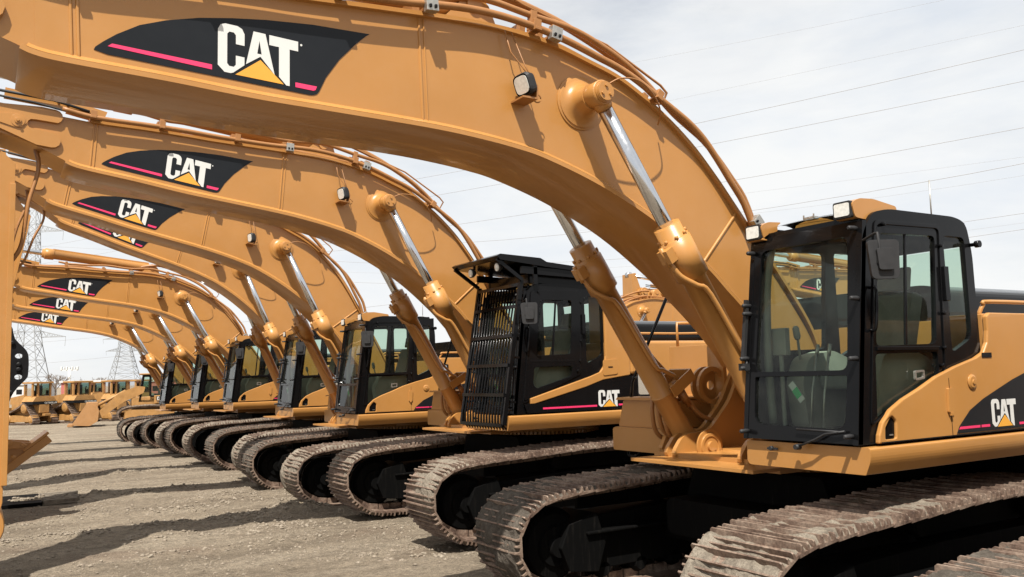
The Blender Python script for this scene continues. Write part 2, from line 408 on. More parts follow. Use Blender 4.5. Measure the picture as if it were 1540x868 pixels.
    w.tube([(3.68, 5.66, 4.61), (3.66, 5.7, 4.70), (3.57, 5.75, 4.98)], .005, 5)
    w.tube([(3.74 + .035 * math.cos(t), 5.66, 4.43 + .035 * math.sin(t)) for t in [k * PI / 6 for k in range(12)]], .006, 5)
    w.build('work_light', [M['rubber'], M['lamp'], M['hose']], bo, PIV)
    # hydraulic pipes along the top
    specs = [('p', .25, 6.15, 5.68, .045, .030), ('p', 1.2, 6.05, 5.75, .16, .027), ('p', .3, 6.2, 5.93, .08, .024),
             ('p', .5, 6.2, 6.05, .12, .030), ('p', .4, 6.2, 6.33, .08, .028), ('p', .6, 5.3, 6.44, .10, .02)]
    for _, xa, xb, y, off, r in specs:
        p = MB(); pts = top_path(xa, xb, y, off, .16, .012 * random.uniform(-1, 1))
        if y < 5.7: pts = bumpy(pts, ((3.2, .5, .03), (5.55, .35, .07)))
        elif y < 5.8: pts = bumpy(pts, ((2.2, .4, .05), (3.3, .35, .05), (4.3, .4, .06), (5.3, .3, -.08)))
        else: pts = bumpy(pts, ((1.5, .4, .03), (4.2, .5, .04)))
        a = pts[0]; z = pts[-1]
        pts = [(a[0] - .25, a[1], a[2] + .02)] + pts + [(z[0] + .12, z[1], z[2] - .26)]
        if y < 5.8 and off < .1:      # the lower near pipe swings outwards round the pin
            pts = [(q[0], q[1] - .0 * math.exp(-((q[0] - 4.3) / .6) ** 2), q[2]) for q in pts]
        p.tube(catmull(pts, 3), r, 10)
        p.build('hydraulic_pipe', M['hose'], bo, PIV)
    p = MB(); p.tube([(3.35, 5.9, top_z(3.35) + .48), (3.75, 5.86, 5.30), (4.2, 5.85, 5.19), (4.62, 5.85, 5.10), (5.22, 5.84, 4.82), (5.29, 5.84, 4.76), (5.25, 5.86, 4.66), (5.1, 5.95, 4.66)], .012, 6)
    p.build('lubrication_line', M['hose'], bo, PIV)
    p = MB(); p.tube(catmull([(3.0, 6.1, 5.25), (3.5, 5.95, 5.36), (4.0, 5.9, 5.27), (4.45, 5.86, 5.10), (4.8, 5.84, 4.93), (5.1, 5.8, 4.70)], 5), .034, 10)
    p.build('hydraulic_hose', M['hose'], bo, PIV)
    p = MB(); p.tube(catmull([(4.32, 5.45, 4.58), (4.42, 5.42, 4.63), (4.60, 5.42, 4.64), (4.80, 5.48, 4.58), (4.97, 5.58, 4.48), (5.06, 5.72, 4.40)], 8), .007, 6)
    p.build('grease_hose', M['hose'], bo, PIV)
    # clamps across the pipes
    for x, typ in ((.35, 0), (1.15, 1), (2.1, 0), (2.8, 2), (3.76, 1), (3.93, 2), (5.02, 0), (6.15, 2)):
        k = MB(); z = top_z(x); z2 = top_z(x + .05); a = math.atan2(z2 - z, .05)
        MT = Matrix.Translation((x, 0, z + .022 * math.cos(a))) @ Matrix.Rotation(-a, 4, 'Y')
        k.mi = 0; k.box(-.03, .03, 5.63, 6.5, 0, .025, MT)
        k.box(-.035, .035, 5.65, 5.71, .0, .10, MT); k.box(-.03, .03, 5.90, 6.09, .03, .16, MT); k.box(-.03, .03, 6.3, 6.47, .03, .13, MT)
        if typ == 1: k.box(-.03, .03, 5.72, 5.78, .03, .20, MT)
        if typ == 2:
            k.mi = 1; k.box(-.05, .05, 5.615, 5.68, -.035, .075, MT)
            k.mi = 2
            for dx in (-.022, .022): k.box(dx - .01, dx + .01, 5.60, 5.615, -.015, .01, MT)
        k.build('pipe_clamp', [M['hose'], M['zinc'], M['blackm']], bo, PIV, bevel=.003)
    # bracket plate at the tip, pipes with bright fittings
    k = MB(); k.prism([[(-.62, 4.86), (.0, 4.875), (.47, 4.86), (.50, 4.97), (-.05, 5.03), (-.12, 5.0), (-.62, 5.0)]], XZ, 5.74, 5.755)
    for x in (-.05, .05, .2, .28): k.lathe((x, 5.74, 4.95), (0, -1, 0), [(0, .014), (.012, .014)], 8)
    k.build('pipe_bracket', M['paint'], bo, PIV)
    k = MB(); k.tube([(-.9, 5.70, 4.93), (-.1, 5.70, 4.96), (.3, 5.72, 4.92)], .018, 8); k.tube([(-.9, 5.70, 4.87), (-.3, 5.70, 4.88), (.1, 5.72, 4.86), (.45, 5.72, 4.84)], .014, 8)
    k.build('rubber_hose', M['rubber'], bo, PIV)
    return bo

def dirm(a, b):          # local +X along a->b in the x-z plane
    return -math.atan2(b[1] - a[1], b[0] - a[0])
def make_boom_cyl(parent, y):
    """barrel with origin at its foot pin, pointing along +X; rod child made with origin at barrel foot as well"""
    s = 1 if y > CY else -1
    b = MB()
    b.lathe((0, 0, 0), (1, 0, 0), [(.0, .13), (.12, .118), (.22, .112), (.62, .112), (.625, .117), (.64, .117), (.645, .112), (1.86, .112), (1.861, .118), (1.89, .118), (1.891, .148), (2.24, .148), (2.241, .140), (2.27, .140), (2.271, .120), (2.39, .120), (2.391, .105), (2.395, .105)], 28)
    b.lathe((0, -.13, 0), (0, 1, 0), [(0, .125), (.012, .135), (.248, .135), (.26, .125)], 28)
    b.lathe((0, -.17, 0), (0, 1, 0), [(0, .075), (.34, .075)], 20)
    for k in range(8):
        a = 2 * PI * k / 8 + .3
        b.lathe((2.268, .128 * math.cos(a), .128 * math.sin(a)), (1, 0, 0), [(0, .016), (.03, .016)], 6)
    # port block and feed pipes on the upper/front side
    b.box(2.12, 2.24, -.09, .03, .13, .215); b.lathe((2.18, -.03, .2), (1, 0, 0), [(-.09, .02), (.09, .02)], 8)
    b.tube(catmull([(2.12, -.03, .18), (1.98, -.06, .17), (1.84, -.11, .10), (1.7, -.13, .03), (1.0, -.13, .0), (.88, -.12, -.07), (.76, -.10, -.16), (.66, -.08, -.22)], 4), .022, 8)
    b.tube(catmull([(1.15, .02, -.11), (.98, .02, -.14), (.8, .04, -.2), (.66, .05, -.24)], 4), .02, 8)
    b.box(.58, .70, -.16, -.145, -.36, -.02); b.box(.58, .70, .145, .16, -.36, -.02); b.box(.58, .70, -.144, .144, -.36, -.345); b.box(.58, .60, -.144, .144, -.344, -.10)
    bo = b.build('boom_cylinder', M['paint'], parent, bevel=0)
    r = MB()
    r.lathe((-2.0, 0, 0), (1, 0, 0), [(0, .063), (1.93, .063)], 24)
    ro = r.build('piston_rod', M['chrome'], bo)
    e = MB(); e.lathe((0, -.085, 0), (0, 1, 0), [(0, .098), (.008, .105), (.16, .105), (.168, .098)], 28)
    e.lathe((-.135, 0, 0), (1, 0, 0), [(0, .066), (.03, .078), (.07, .08)], 20)
    e.build('rod_eye', M['paint'], bo)
    # two hoses looping from the fitting down to the frame
    for dy in (-.06, .05):
        h = MB()
        h.tube(catmull([(.60, dy, -.22 - dy * .5), (.42, dy, -.24 - dy * .5), (.2, dy * 1.2, -.28 - dy * .5), (.02, dy * 1.6, -.38), (-.10, dy + .02, -.52)], 6), .024, 10)
        h.lathe((.62, dy, -.22 - dy * .5), (-1, 0, 0), [(0, .026), (.08, .026), (.081, .040), (.20, .040), (.201, .03), (.26, .03)], 10)
        h.build('flexible_hose', M['hose'], bo)
    return bo

STICKPIN = (-.92, 4.63)
def make_stick(parent):
    s = MB()
    # hangs down from the boom tip; the tail above carries the stick cylinder
    near = [(-.32, .78), (-.20, .45), (-.02, .0), (.20, -.30), (.47, -.55), (.47, -2.0), (.44, -4.55), (.37, -4.82), (.0, -4.95), (-.2, -4.8), (-.3, -4.3), (-.46, -1.6), (-.52, -.3), (-.50, .75)]
    s.prism([near], lambda a, q, t: (a, t, q), -.31, .31)
    s.lathe((.19, -.40, -4.80), (0, 1, 0), [(0, .27), (.03, .28), (.77, .28), (.80, .27)], 28)
    s.box(.42, .48, -.335, .335, -4.35, -.8)
    for y in (-.31, .31):
        s.tube([(.20, y, -.9), (.19, y, -4.3)], .008, 6)
    o = s.build('stick', M['paint'], parent, bevel=.006)
    for yy in (-.2, -.12):
        h = MB(); h.tube(catmull([(.47, yy, -1.7), (.56, yy, -1.5), (.62, yy, -1.0), (.72, yy * .8, -.5), (.6, yy * .6, -.1)], 6), .024, 8)
        h.build('rubber_hose', M['hose'], o)
    return o

def make_stick_cyl(parent):
    b = MB(); b.lathe((0, 0, 0), (1, 0, 0), [(0, .09), (.1, .125), (2.55, .125), (2.56, .15), (2.78, .155), (2.8, .13), (2.86, .12)], 24)
    b.lathe((0, -.12, 0), (0, 1, 0), [(0, .12), (.24, .12)], 20)
    b.box(.1, 2.6, -.035, .035, -.16, -.12)
    bo = b.build('stick_cylinder', M['paint'], parent)
    r = MB(); r.lathe((-3.2, 0, 0), (1, 0, 0), [(0, .065), (3.1, .065)], 20); r.lathe((0, -.1, 0), (0, 1, 0), [(0, .12), (.2, .12)], 20)
    r.build('piston_rod', M['chrome'], bo); return bo

TPATH = [(4.98, .055), (4.66, .15), (4.42, .36), (4.345, .60), (4.42, .82), (4.64, .97), (5.1, 1.035), (5.9, 1.07), (6.8, 1.115), (7.7, 1.12), (8.6, 1.085), (9.3, 1.06), (9.72, .96), (9.95, .68), (9.9, .38), (9.65, .14), (9.25, .055), (8.2, .05), (7.1, .05), (6.0, .05)]
def resample(loop, n):
    P = [Vector(p) for p in loop]; L = [0]
    for i in range(len(P)): L.append(L[-1] + (P[(i + 1) % len(P)] - P[i]).length)
    T = L[-1]; out = []; i = 0
    for k in range(n):
        s = T * k / n
        while L[i + 1] < s: i += 1
        t = (s - L[i]) / (L[i + 1] - L[i]); out.append(P[i].lerp(P[(i + 1) % len(P)], t))
    return out, T
def make_track(parent, yc, seed, width=.85, path=TPATH, pitch=.203, name='track_belt', mud='mud', lvl=.022):
    rnd = random.Random(seed); dense = catmull(path, 8, True)
    _, T = resample(dense, 10); n = round(T / pitch); pts, T = resample(dense, n)
    b = MB(); hw = width / 2; prof = [(-.100, 0), (-.088, .012), (-.074, .012), (-.067, .066), (-.053, .066), (-.045, .012), (-.010, .010), (-.004, .056), (.009, .056), (.016, .010), (.050, .010), (.057, .056), (.070, .056), (.077, .010), (.108, .006), (.108, -.008), (-.100, -.018)]
    for k in range(n):
        p = pts[k]; q = pts[(k + 1) % n]; mid = (p + q) / 2; d = (q - p).normalized(); nn = Vector((d.y, -d.x))
        # path runs front->top->rear->bottom, so the outward normal is (-d.y, d.x)
        nn = Vector((-d.y, d.x))
        j = rnd.uniform(-.004, .004); tw = rnd.uniform(-.012, .012)
        y0, y1 = yc - hw + j, yc + hw + j
        def P(s, h, y): 
            v = mid + d * (s + tw * (y - yc) * .0) + nn * h; return (v.x, y, v.y)
        # bevelled ends of the grousers
        rows = []
        for y, cut in ((y0, 1), (y0 + .012, 0), (y1 - .012, 0), (y1, 1)):
            rows.append(b.add([P(s, (h if h < .03 else h - .010 * cut), y) for s, h in prof]))
        m = len(prof)
        for r0, r1 in zip(rows, rows[1:]):
            for i in range(m): b.face([r0 + i, r0 + (i + 1) % m, r1 + (i + 1) % m, r1 + i])
        b.face([rows[0] + i for i in range(m)]); b.face([rows[-1] + i for i in reversed(range(m))])
        # chain links
        for yy in (-.10, .10):
            l = b.add([P(s, h, yc + yy + e) for e in (-.022, .022) for s, h in ((-.09, -.012), (.09, -.012), (.09, -.10), (-.09, -.10))])
            for f in ((0, 1, 2, 3), (4, 7, 6, 5), (0, 4, 5, 1), (1, 5, 6, 2), (2, 6, 7, 3), (3, 7, 4, 0)): b.face([l + i for i in f])
    o = b.build(name, M['track'], parent, O0)
    # mud caked between the bars
    mb = MB(); nu = int(T / .028); rows = []; mp, _ = resample(dense, nu); W = 22
    off = seed * 13.7
    for i in range(nu):
        p = mp[i]; q = mp[(i + 1) % nu]; d = (q - p).normalized(); nn = Vector((-d.y, d.x)); row = []
        for j in range(W + 1):
            y = yc - hw * .97 + 2 * hw * .97 * j / W; s = i * .028
            v = Vector((s * 1.2 + off, y * 1.6, off))
            h = lvl + .075 * noise.noise(v * .8) + .036 * noise.noise(v * 3.1) + .022 * noise.noise(v * 8) + .012 * noise.noise(v * 21)
            if j in (0, W): h = min(h, .0)
            h = max(-.004, min(h, .070))
            c = p + nn * h; row.append((c.x, y, c.y))
        rows.append(mb.add(row))
    for i in range(nu):
        a, c = rows[i], rows[(i + 1) % nu]
        for j in range(W): mb.face([a + j, a + j + 1, c + j + 1, c + j])
    mb.build('mud', M[mud], o, O0)
    return o
def make_track_frame(parent, yc):
    f = MB(); loop = [(4.95, .32), (5.0, .62), (5.5, .76), (6.6, .80), (8.2, .80), (9.2, .70), (9.35, .4), (9.0, .24), (5.4, .22)]
    f.prism([loop], XZ, yc - .2, yc + .2)
    f.prism([[(5.0, .26), (4.9, .5), (5.0, .72), (5.35, .80), (5.45, .5), (5.35, .22)]], XZ, yc - .30, yc + .30)
    f.box(5.2, 9.2, yc - .34, yc + .34, .60, .63); f.box(5.3, 9.2, yc - .03, yc + .03, .81, 1.0)  # narrow upright box is an added plate, darkens the open gap under the belt
    fo = f.build('track_frame', M['frame'], parent, O0, bevel=.01)
    for x, z, r, nm in ((4.93, .50, .345, 'idler_wheel'), (9.37, .54, .35, 'drive_sprocket')):
        w = MB(); w.lathe((x, yc - .17, z), (0, 1, 0), [(0, r * .55), (.03, r * .60), (.04, r * .9), (.08, r), (.12, r), (.13, r + .03), (.21, r + .03), (.22, r), (.26, r), (.30, r * .9), (.31, r * .6), (.34, r * .55)], 36)
        w.lathe((x, yc - .24, z), (0, 1, 0), [(0, .10), (.48, .10)], 20); w.build(nm, M['frame'], fo, O0)
    for k in range(8):
        w = MB(); w.lathe((5.5 + k * .48, yc - .2, .21), (0, 1, 0), [(0, .07), (.06, .1), (.34, .1), (.4, .07)], 16); w.build('bottom_roller', M['frame'], fo, O0)
    for x in (6.4, 8.1):
        w = MB(); w.lathe((x, yc - .15, .93), (0, 1, 0), [(0, .08), (.3, .08)], 16); w.box(x - .05, x + .05, yc - .05, yc + .05, .78, .9); w.build('carrier_roller', M['frame'], fo, O0)
    return fo

# outline curves of the cab side
CABO = roundloop([(5.45, 1.635), (5.55, 2.46), (5.655, 3.22), (5.80, 3.39), (5.99, 3.43), (6.87, 3.43), (7.03, 3.39), (7.09, 3.14), (7.10, 2.28), (7.10, 1.635)], [0, .1, .1, .06, .1, .08, .08, .1, 0, 0], 4)
H_DOOR = roundloop([(5.85, 3.23), (6.575, 3.25), (6.495, 2.375), (5.735, 2.36)], .05)
H_LOW = roundloop([(5.72, 2.30), (6.50, 2.31), (6.50, 2.13), (6.2, 2.0), (5.86, 1.88), (5.69, 1.80)], [.04, .04, .05, .1, .1, .04])
H_REAR = roundloop([(6.69, 3.26), (6.985, 3.26), (6.99, 2.42), (6.70, 2.30)], [.05, .05, .08, .05])
def slopex(z): return 5.455 + (z - 1.64) * .128
def make_cab(parent, ny0=4.15, ny1=5.27, variant=0):
    SX = lambda a, z, t: (slopex(z) + t, a, z)
    c = MB()
    c.prism([CABO, H_DOOR, H_LOW, H_REAR], XZ, ny0, ny0 + .045)
    c.prism([CABO, H_DOOR, H_REAR], XZ, ny1 - .045, ny1)
    # raised door frame lines and pillar mouldings
    wf = roundloop([(ny0 + .13, 3.21), (ny1 - .12, 3.21), (ny1 - .10, 2.185), (ny0 + .11, 2.185)], .07)
    wl = roundloop([(ny0 + .11, 2.145), (ny1 - .10, 2.145), (ny1 - .11, 1.76), (ny0 + .12, 1.745)], [.02, .02, .09, .09])
    c.prism([[(ny0, 1.64), (ny1, 1.64), (ny1, 3.32), (ny0, 3.32)], wf, wl], SX, .0, .05)
    c.box(7.05, 7.10, ny0 + .046, ny1 - .046, 1.64, 2.32); c.box(7.05, 7.09, ny0 + .046, ny1 - .046, 3.2, 3.40)
    c.box(6.05, 7.0, ny0 + .046, ny1 - .046, 3.39, 3.425); c.box(5.76, 6.05, ny0 + .046, ny0 + .16, 3.36, 3.405); c.box(5.76, 6.05, ny1 - .16, ny1 - .046, 3.36, 3.405)
    c.box(5.69, 5.77, ny0 + .046, ny1 - .046, 3.29, 3.36)
    co = c.build('cab', M['black'], parent, O0, bevel=.012)
    f = MB(); f.box(5.5, 7.05, ny0 + .05, ny1 - .05, 1.645, 1.68); f.build('cab_floor', M['blackm'], co, O0)
    # door: frame bead on the near side, hinge, latch
    d = MB()
    dl = roundloop([(5.80, 3.33), (6.64, 3.345), (6.585, 2.15), (6.25, 2.02), (5.85, 1.88), (5.60, 1.76)], [.06, .05, .05, .1, .1, .05])
    def inset(loop, k):
        cx = sum(p[0] for p in loop) / len(loop); cz = sum(p[1] for p in loop) / len(loop)
        return [(cx + (x - cx) * k, cz + (z - cz) * k) for x, z in loop]
    d.prism([dl, inset(dl, .965)], XZ, ny0 - .012, ny0 - .001)
    d.prism([[(6.03, 3.235), (6.06, 3.235), (5.985, 2.375), (5.95, 2.375)]], XZ, ny0 + .012, ny0 + .028) if variant == 9 else None
    d.prism([[(6.20, 3.24), (6.225, 3.24), (6.14, 2.37), (6.11, 2.37)]], XZ, ny0 + .012, ny0 + .030)
    d.box(5.73, 6.5, ny0 - .016, ny0 - .001, 2.325, 2.355)
    d.box(6.62, 6.68, ny0 - .035, ny0 - .001, 2.72, 3.0)
    d.build('door', M['black'], co, O0, bevel=.004)
    h = MB(); h.tube(catmull([(5.68, ny0, 2.48), (5.68, ny0 - .05, 2.50), (5.71, ny0 - .05, 2.78), (5.71, ny0, 2.8)], 4), .012, 8)
    h.build('grab_handle', M['black'], co, O0)
    h = MB(); h.prism([roundloop([(6.16, 2.09), (6.28, 2.10), (6.28, 2.17), (6.16, 2.165)], .015), roundloop([(6.175, 2.105), (6.265, 2.115), (6.265, 2.155), (6.175, 2.15)], .01)], XZ, ny0 - .02, ny0 - .002)
    h.build('door_latch', M['zinc'], co, O0)
    for (x, z) in ((5.90, 3.30), (6.62, 3.17), (6.60, 2.62), (6.57, 2.34), (6.52, 2.20)):
        k = MB(); k.lathe((x, ny0, z), (0, -1, 0), [(0, .016), (.03, .016), (.035, .01)], 10); k.build('bolt', M['black'], co, O0)
    # panes
    def pane(loop, fn, t, name='window_pane', mat='glass'):
        g = MB(); vl = [[Vector((a, q, 0)) for a, q in loop]]; i = g.add([fn(a, q, t) for a, q in loop])
        for tr in tessellate_polygon(vl): g.face([i + k for k in tr])
        return g.build(name, M[mat], co, O0)
    for lp in (H_DOOR, H_LOW, H_REAR): pane(lp, XZ, ny0 + .02)
    for lp in (H_DOOR, H_REAR): pane(lp, XZ, ny1 - .02)
    pane(wf, SX, .02, 'windscreen'); pane(wl, SX, .022, 'windscreen')
    pane([(ny0 + .05, 2.33), (ny1 - .05, 2.33), (ny1 - .05, 3.19), (ny0 + .05, 3.19)], YZ, 7.07)
    # clear roof hatch, slightly domed
    g = MB(); rows = []
    for i in range(7):
        u = i / 6; x = 5.70 + .36 * u; zz = 3.385 + .05 * math.sin(PI * min(1, u * .9 + .1))
        rows.append(g.add([(x, ny0 + .2 + (ny1 - ny0 - .4) * j / 8, zz + .012 * math.sin(PI * j / 8)) for j in range(9)]))
    g.smooth = True
    for a, b2 in zip(rows, rows[1:]):
        for j in range(8): g.face([a + j, a + j + 1, b2 + j + 1, b2 + j])
    g.build('roof_hatch', M['hatch'], co, O0)
    g = MB(); g.box(5.80, 5.86, ny0 + .55, ny0 + .66, 3.43, 3.455); g.box(5.80, 5.81, ny0 + .55, ny0 + .56, 3.44, 3.475); g.box(5.80, 5.81, ny0 + .65, ny0 + .66, 3.44, 3.475); g.build('hatch_catch', M['zinc'], co, O0)
    # guard mounting stubs on the front posts
    for y, z in ((ny0 + .02, 2.27), (ny0 + .02, 2.72), (ny0 + .05, 1.70), (ny0 + .05, 3.26), (ny1 - .03, 2.22), (ny1 - .03, 2.68), (ny1 - .05, 1.70), (ny1 - .05, 3.2), (ny1 - .02, 2.3), (ny1 - .02, 2.75)):
        k = MB(); k.lathe((slopex(z), y, z), (-1, 0, 0), [(0, .016), (.03, .02), (.09, .017), (.10, .01)], 10); k.build('mounting_stub', M['rubber'], co, O0)
    # wiper on the far post, small wiper at the bottom
    k = MB(); k.obox((slopex(2.28) - .04, ny1 + .0, 2.28), (slopex(2.78) - .045, ny1 - .015, 2.80), .035, .03); k.tube([(slopex(2.3) - .03, ny1 - .02, 2.3), (slopex(2.28) - .02, ny1 - .01, 2.2), (slopex(2.2), ny1 - .04, 2.18)], .014, 6)
    k.box(slopex(2.2) - .06, slopex(2.2) - .01, ny1 - .05, ny1 + .03, 2.2, 2.26)
    k.build('wiper', M['rubber'], co, O0)
    k = MB(); k.tube([(5.42, 4.66, 1.61), (5.42, 4.52, 1.66), (5.43, 4.42, 1.71), (5.44, 4.25, 1.735)], .009, 6); k.lathe((5.44, 4.68, 1.60), (-1, 0, 0), [(0, .025), (.05, .02)], 10); k.tube([(5.44, 4.7, 1.735), (5.435, 4.3, 1.73)], .008, 6)
    k.build('wiper', M['rubber'], co, O0)
    # roof lamps in painted pods
    def pod(y0, y1, x1, zt):
        p = MB(); lo = roundloop([(5.63, zt - .13), (5.60, zt - .02), (5.69, zt + .02), (5.86, zt + .028), (x1, zt - .01), (x1 + .01, zt - .05), (x1 - .12, zt - .09), (x1 - .2, zt - .14), (5.74, zt - .14)], .03, 3)
        p.mi = 0; p.prism([lo], XZ, y0, y1)
        p.mi = 1; p.prism([roundloop([(y0 + .025, zt - .115), (y1 - .02, zt - .115), (y1 - .02, zt - .015), (y0 + .025, zt - .015)], .015)], YZ, 5.592, 5.63)
        p.mi = 2; p.prism([roundloop([(y0 + .010, zt - .13), (y1 - .008, zt - .13), (y1 - .008, zt - .0), (y0 + .010, zt - .0)], .02)], YZ, 5.598, 5.63)
        return p.build('roof_lamp', [M['paint'], M['lamp'], M['rubber']], co, O0, bevel=.008)
    pod(ny0 + .03, ny0 + .21, 6.14, 3.475); pod(ny1 - .18, ny1 + .0, 5.80, 3.44)
    # mirror
    k = MB(); k.mi = 0
    k.tube([(5.66, ny0, 3.16), (5.62, ny0 - .13, 3.19), (5.60, ny0 - .17, 3.19), (5.60, ny0 - .18, 3.10), (5.60, ny0 - .18, 2.95)], .011, 8)
    k.lathe((5.60, ny0 - .18, 3.0), (0, 0, 1), [(-.04, .03), (.02, .03)], 10)
    lo = roundloop([(-.10, -.145), (.10, -.145), (.125, .145), (-.11, .145)], .04, 4)
    MT = Matrix.Translation((5.63, ny0 - .20, 2.99)) @ Matrix.Rotation(R(58), 4, 'Z')
    fnM = lambda a, q, t: tuple(MT @ Vector((t, a, q)))
    k.prism([lo], fnM, .0, .035)
    lo2 = [(x * .55, z * .55) for x, z in lo]
    k.prism([lo2], fnM, -.03, .0)
    k.mi = 1; k.prism([[(x * .9, z * .9) for x, z in lo]], fnM, .036, .038)
    k.build('side_mirror', [M['rubber'], M['mirror']], co, O0, bevel=.004)
    k = MB(); k.tube([(6.95, ny0 + .25, 3.42), (6.955, ny0 + .25, 3.80)], .006, 6); k.lathe((6.95, ny0 + .25, 3.42), (0, 0, 1), [(0, .025), (.03, .02)], 10)
    k.build('antenna', M['zinc'], co, O0)
    k = MB(); k.lathe((7.06, ny0 - .0, 3.2), (0, -1, 0), [(0, .016), (.05, .016), (.052, .03), (.09, .03)], 10); k.build('bolt', M['black'], co, O0)
    # interior
    s = MB(); yc = (ny0 + ny1) / 2 + .02
    s.prism([roundloop([(6.1, 2.02), (6.62, 2.02), (6.66, 2.16), (6.1, 2.18)], .05)], XZ, yc - .25, yc + .25)
    s.prism([roundloop([(6.50, 2.12), (6.66, 2.12), (6.88, 2.80), (6.74, 2.84)], .05)], XZ, yc - .24, yc + .24)
    s.prism([roundloop([(6.76, 2.86), (6.86, 2.86), (6.90, 3.06), (6.80, 3.06)], .03)], XZ, yc - .14, yc + .14)
    s.build('seat', M['seat'], co, O0, bevel=.03)
    for sy in (-1, 1):
        k = MB(); k.prism([roundloop([(5.95, 1.70), (6.6, 1.70), (6.62, 2.25), (6.3, 2.36), (6.0, 2.30), (5.9, 2.1)], .07)], XZ, yc + sy * .36 - .09, yc + sy * .36 + .09)
        k.tube([(5.97, yc + sy * .34, 2.28), (5.93, yc + sy * .32, 2.45)], .012, 6); k.lathe((5.93, yc + sy * .32, 2.45), (-.2, 0, 1), [(0, .02), (.03, .03), (.10, .028), (.12, .015)], 10)
        k.build('control_console', M['trim'], co, O0, bevel=.02)
    k = MB()
    for dy in (-.06, .06):
        k.tube([(5.72, yc + dy, 1.69), (5.76, yc + dy, 2.0), (5.84, yc + dy, 2.32)], .011, 6); k.lathe((5.84, yc + dy, 2.30), (.25, 0, 1), [(0, .014), (.1, .016)], 8)
        k.box(5.6, 5.74, yc + dy * 1.7 - .045, yc + dy * 1.7 + .045, 1.69, 1.73)
    k.build('travel_lever', M['zinc'], co, O0)
    k = MB(); k.box(5.74, 5.80, ny1 - .25, ny1 - .10, 2.32, 2.55); k.tube([(5.77, ny1 - .17, 1.7), (5.77, ny1 - .17, 2.4)], .02, 8); k.build('monitor', M['trim'], co, O0, bevel=.01)
    k = MB(); k.tube(catmull([(5.72, ny1 - .09, 1.75), (5.70, ny1 - .09, 2.3), (5.72, ny1 - .10, 2.9), (5.80, ny1 - .12, 3.3)], 5), .035, 8); k.build('air_duct', M['trim'], co, O0)
    k = MB(); MT = Matrix.Translation((5.56, 4.78, 2.02)) @ Matrix.Rotation(R(-38), 4, 'X'); k.mi = 0; k.box(0, .006, -.03, .03, -.09, .09, MT); k.mi = 1; k.box(-.003, 0, -.03, .03, -.05, .03, MT)
    k.build('paper_tag', [M['white'], M['green']], co, O0)
    return co

def make_cage_cab(parent):
    """cab with a bar guard over the windscreen and a lamp carrying roof plate"""
    global slopex
    co = make_cab(parent)
    for n in ('roof_lamp', 'antenna', 'door_latch'):
        for o in child(co, n): bpy.data.objects.remove(o)
    co.location.x += .15
    g = MB(); y0, y1 = 4.13, 5.30
    for i in range(15):
        y = y0 + .04 + (y1 - y0 - .08) * i / 14
        g.tube([(5.37, y, 1.42), (5.27, y, 1.52), (5.27, y, 1.66), (5.61, y, 3.42)], .014, 6)
    for z in (1.50, 1.9, 2.3, 2.7, 3.1, 3.40):
        x = 5.265 + max(0, z - 1.66) * .193; g.box(x - .02, x + .015, y0, y1, z - .022, z + .022)
    for y in (y0, y1): g.obox((5.28, y, 1.50), (5.62, y, 3.46), .045, .06)
    for y in (y0 + .03, y1 - .03):
        for z in (1.8, 2.4, 3.0): g.obox((5.265 + (z - 1.66) * .193, y, z), (slopex(z) + .02, y, z), .03, .03)
    g.build('windscreen_guard', M['black'], co, O0)
    r = MB(); lo = roundloop([(5.20, 3.77), (5.25, 3.80), (5.9, 3.77), (6.0, 3.72), (7.08, 3.63), (7.1, 3.57), (6.0, 3.65), (5.25, 3.72)], .01)
    r.prism([lo], XZ, 4.05, 5.38)
    r.box(5.4, 6.3, 4.6, 4.83, 3.79, 3.83); r.box(5.78, 6.95, 4.2, 5.25, 3.435, 3.56)
    for y in (4.10, 5.33): r.obox((5.22, y, 3.73), (5.62, y, 3.46), .03, .05); r.obox((5.6, y, 3.60), (7.05, y, 3.55), .04, .10); r.box(5.8, 5.86, y - .02, y + .02, 3.40, 3.7); r.box(6.8, 6.86, y - .02, y + .02, 3.40, 3.6)
    r.build('roof_guard', M['black'], co, O0, bevel=.006)
    for y in (4.20, 4.95):
        k = MB(); k.mi = 0; k.lathe((5.36, y, 3.64), (-1, 0, -.1), [(0, .03), (.04, .062), (.08, .066)], 20); k.mi = 1; k.lathe((5.36 - .078, y, 3.632), (-1, 0, -.1), [(0, .056), (.01, .05), (.015, .02)], 20)
        k.mi = 0; k.box(5.33, 5.36, y - .01, y + .01, 3.68, 3.73); k.build('roof_lamp', [M['rubber'], M['lamp']], co, O0)
    k = MB(); k.mi = 0; k.box(6.68, 6.82, 4.043, 4.048, 3.61, 3.66); k.mi = 1; k.box(6.69, 6.81, 4.040, 4.0425, 3.64, 3.655); k.build('warning_sticker', [M['white'], M['pink']], co, O0)
    # narrower door glass: thick black panel round it
    d = MB(); d.prism([CABO_IN, roundloop([(5.93, 3.19), (6.46, 3.20), (6.42, 2.44), (5.84, 2.42)], .05), roundloop([(5.80, 2.26), (6.44, 2.27), (6.42, 2.13), (5.82, 1.97), (5.77, 2.05)], .04)], XZ, 4.135, 4.149)
    d.build('door_panel', M['black'], co, O0, bevel=.004)
    return co
CABO_IN = roundloop([(5.62, 1.80), (5.78, 3.32), (6.62, 3.34), (6.57, 2.16), (6.2, 2.02)], .05)

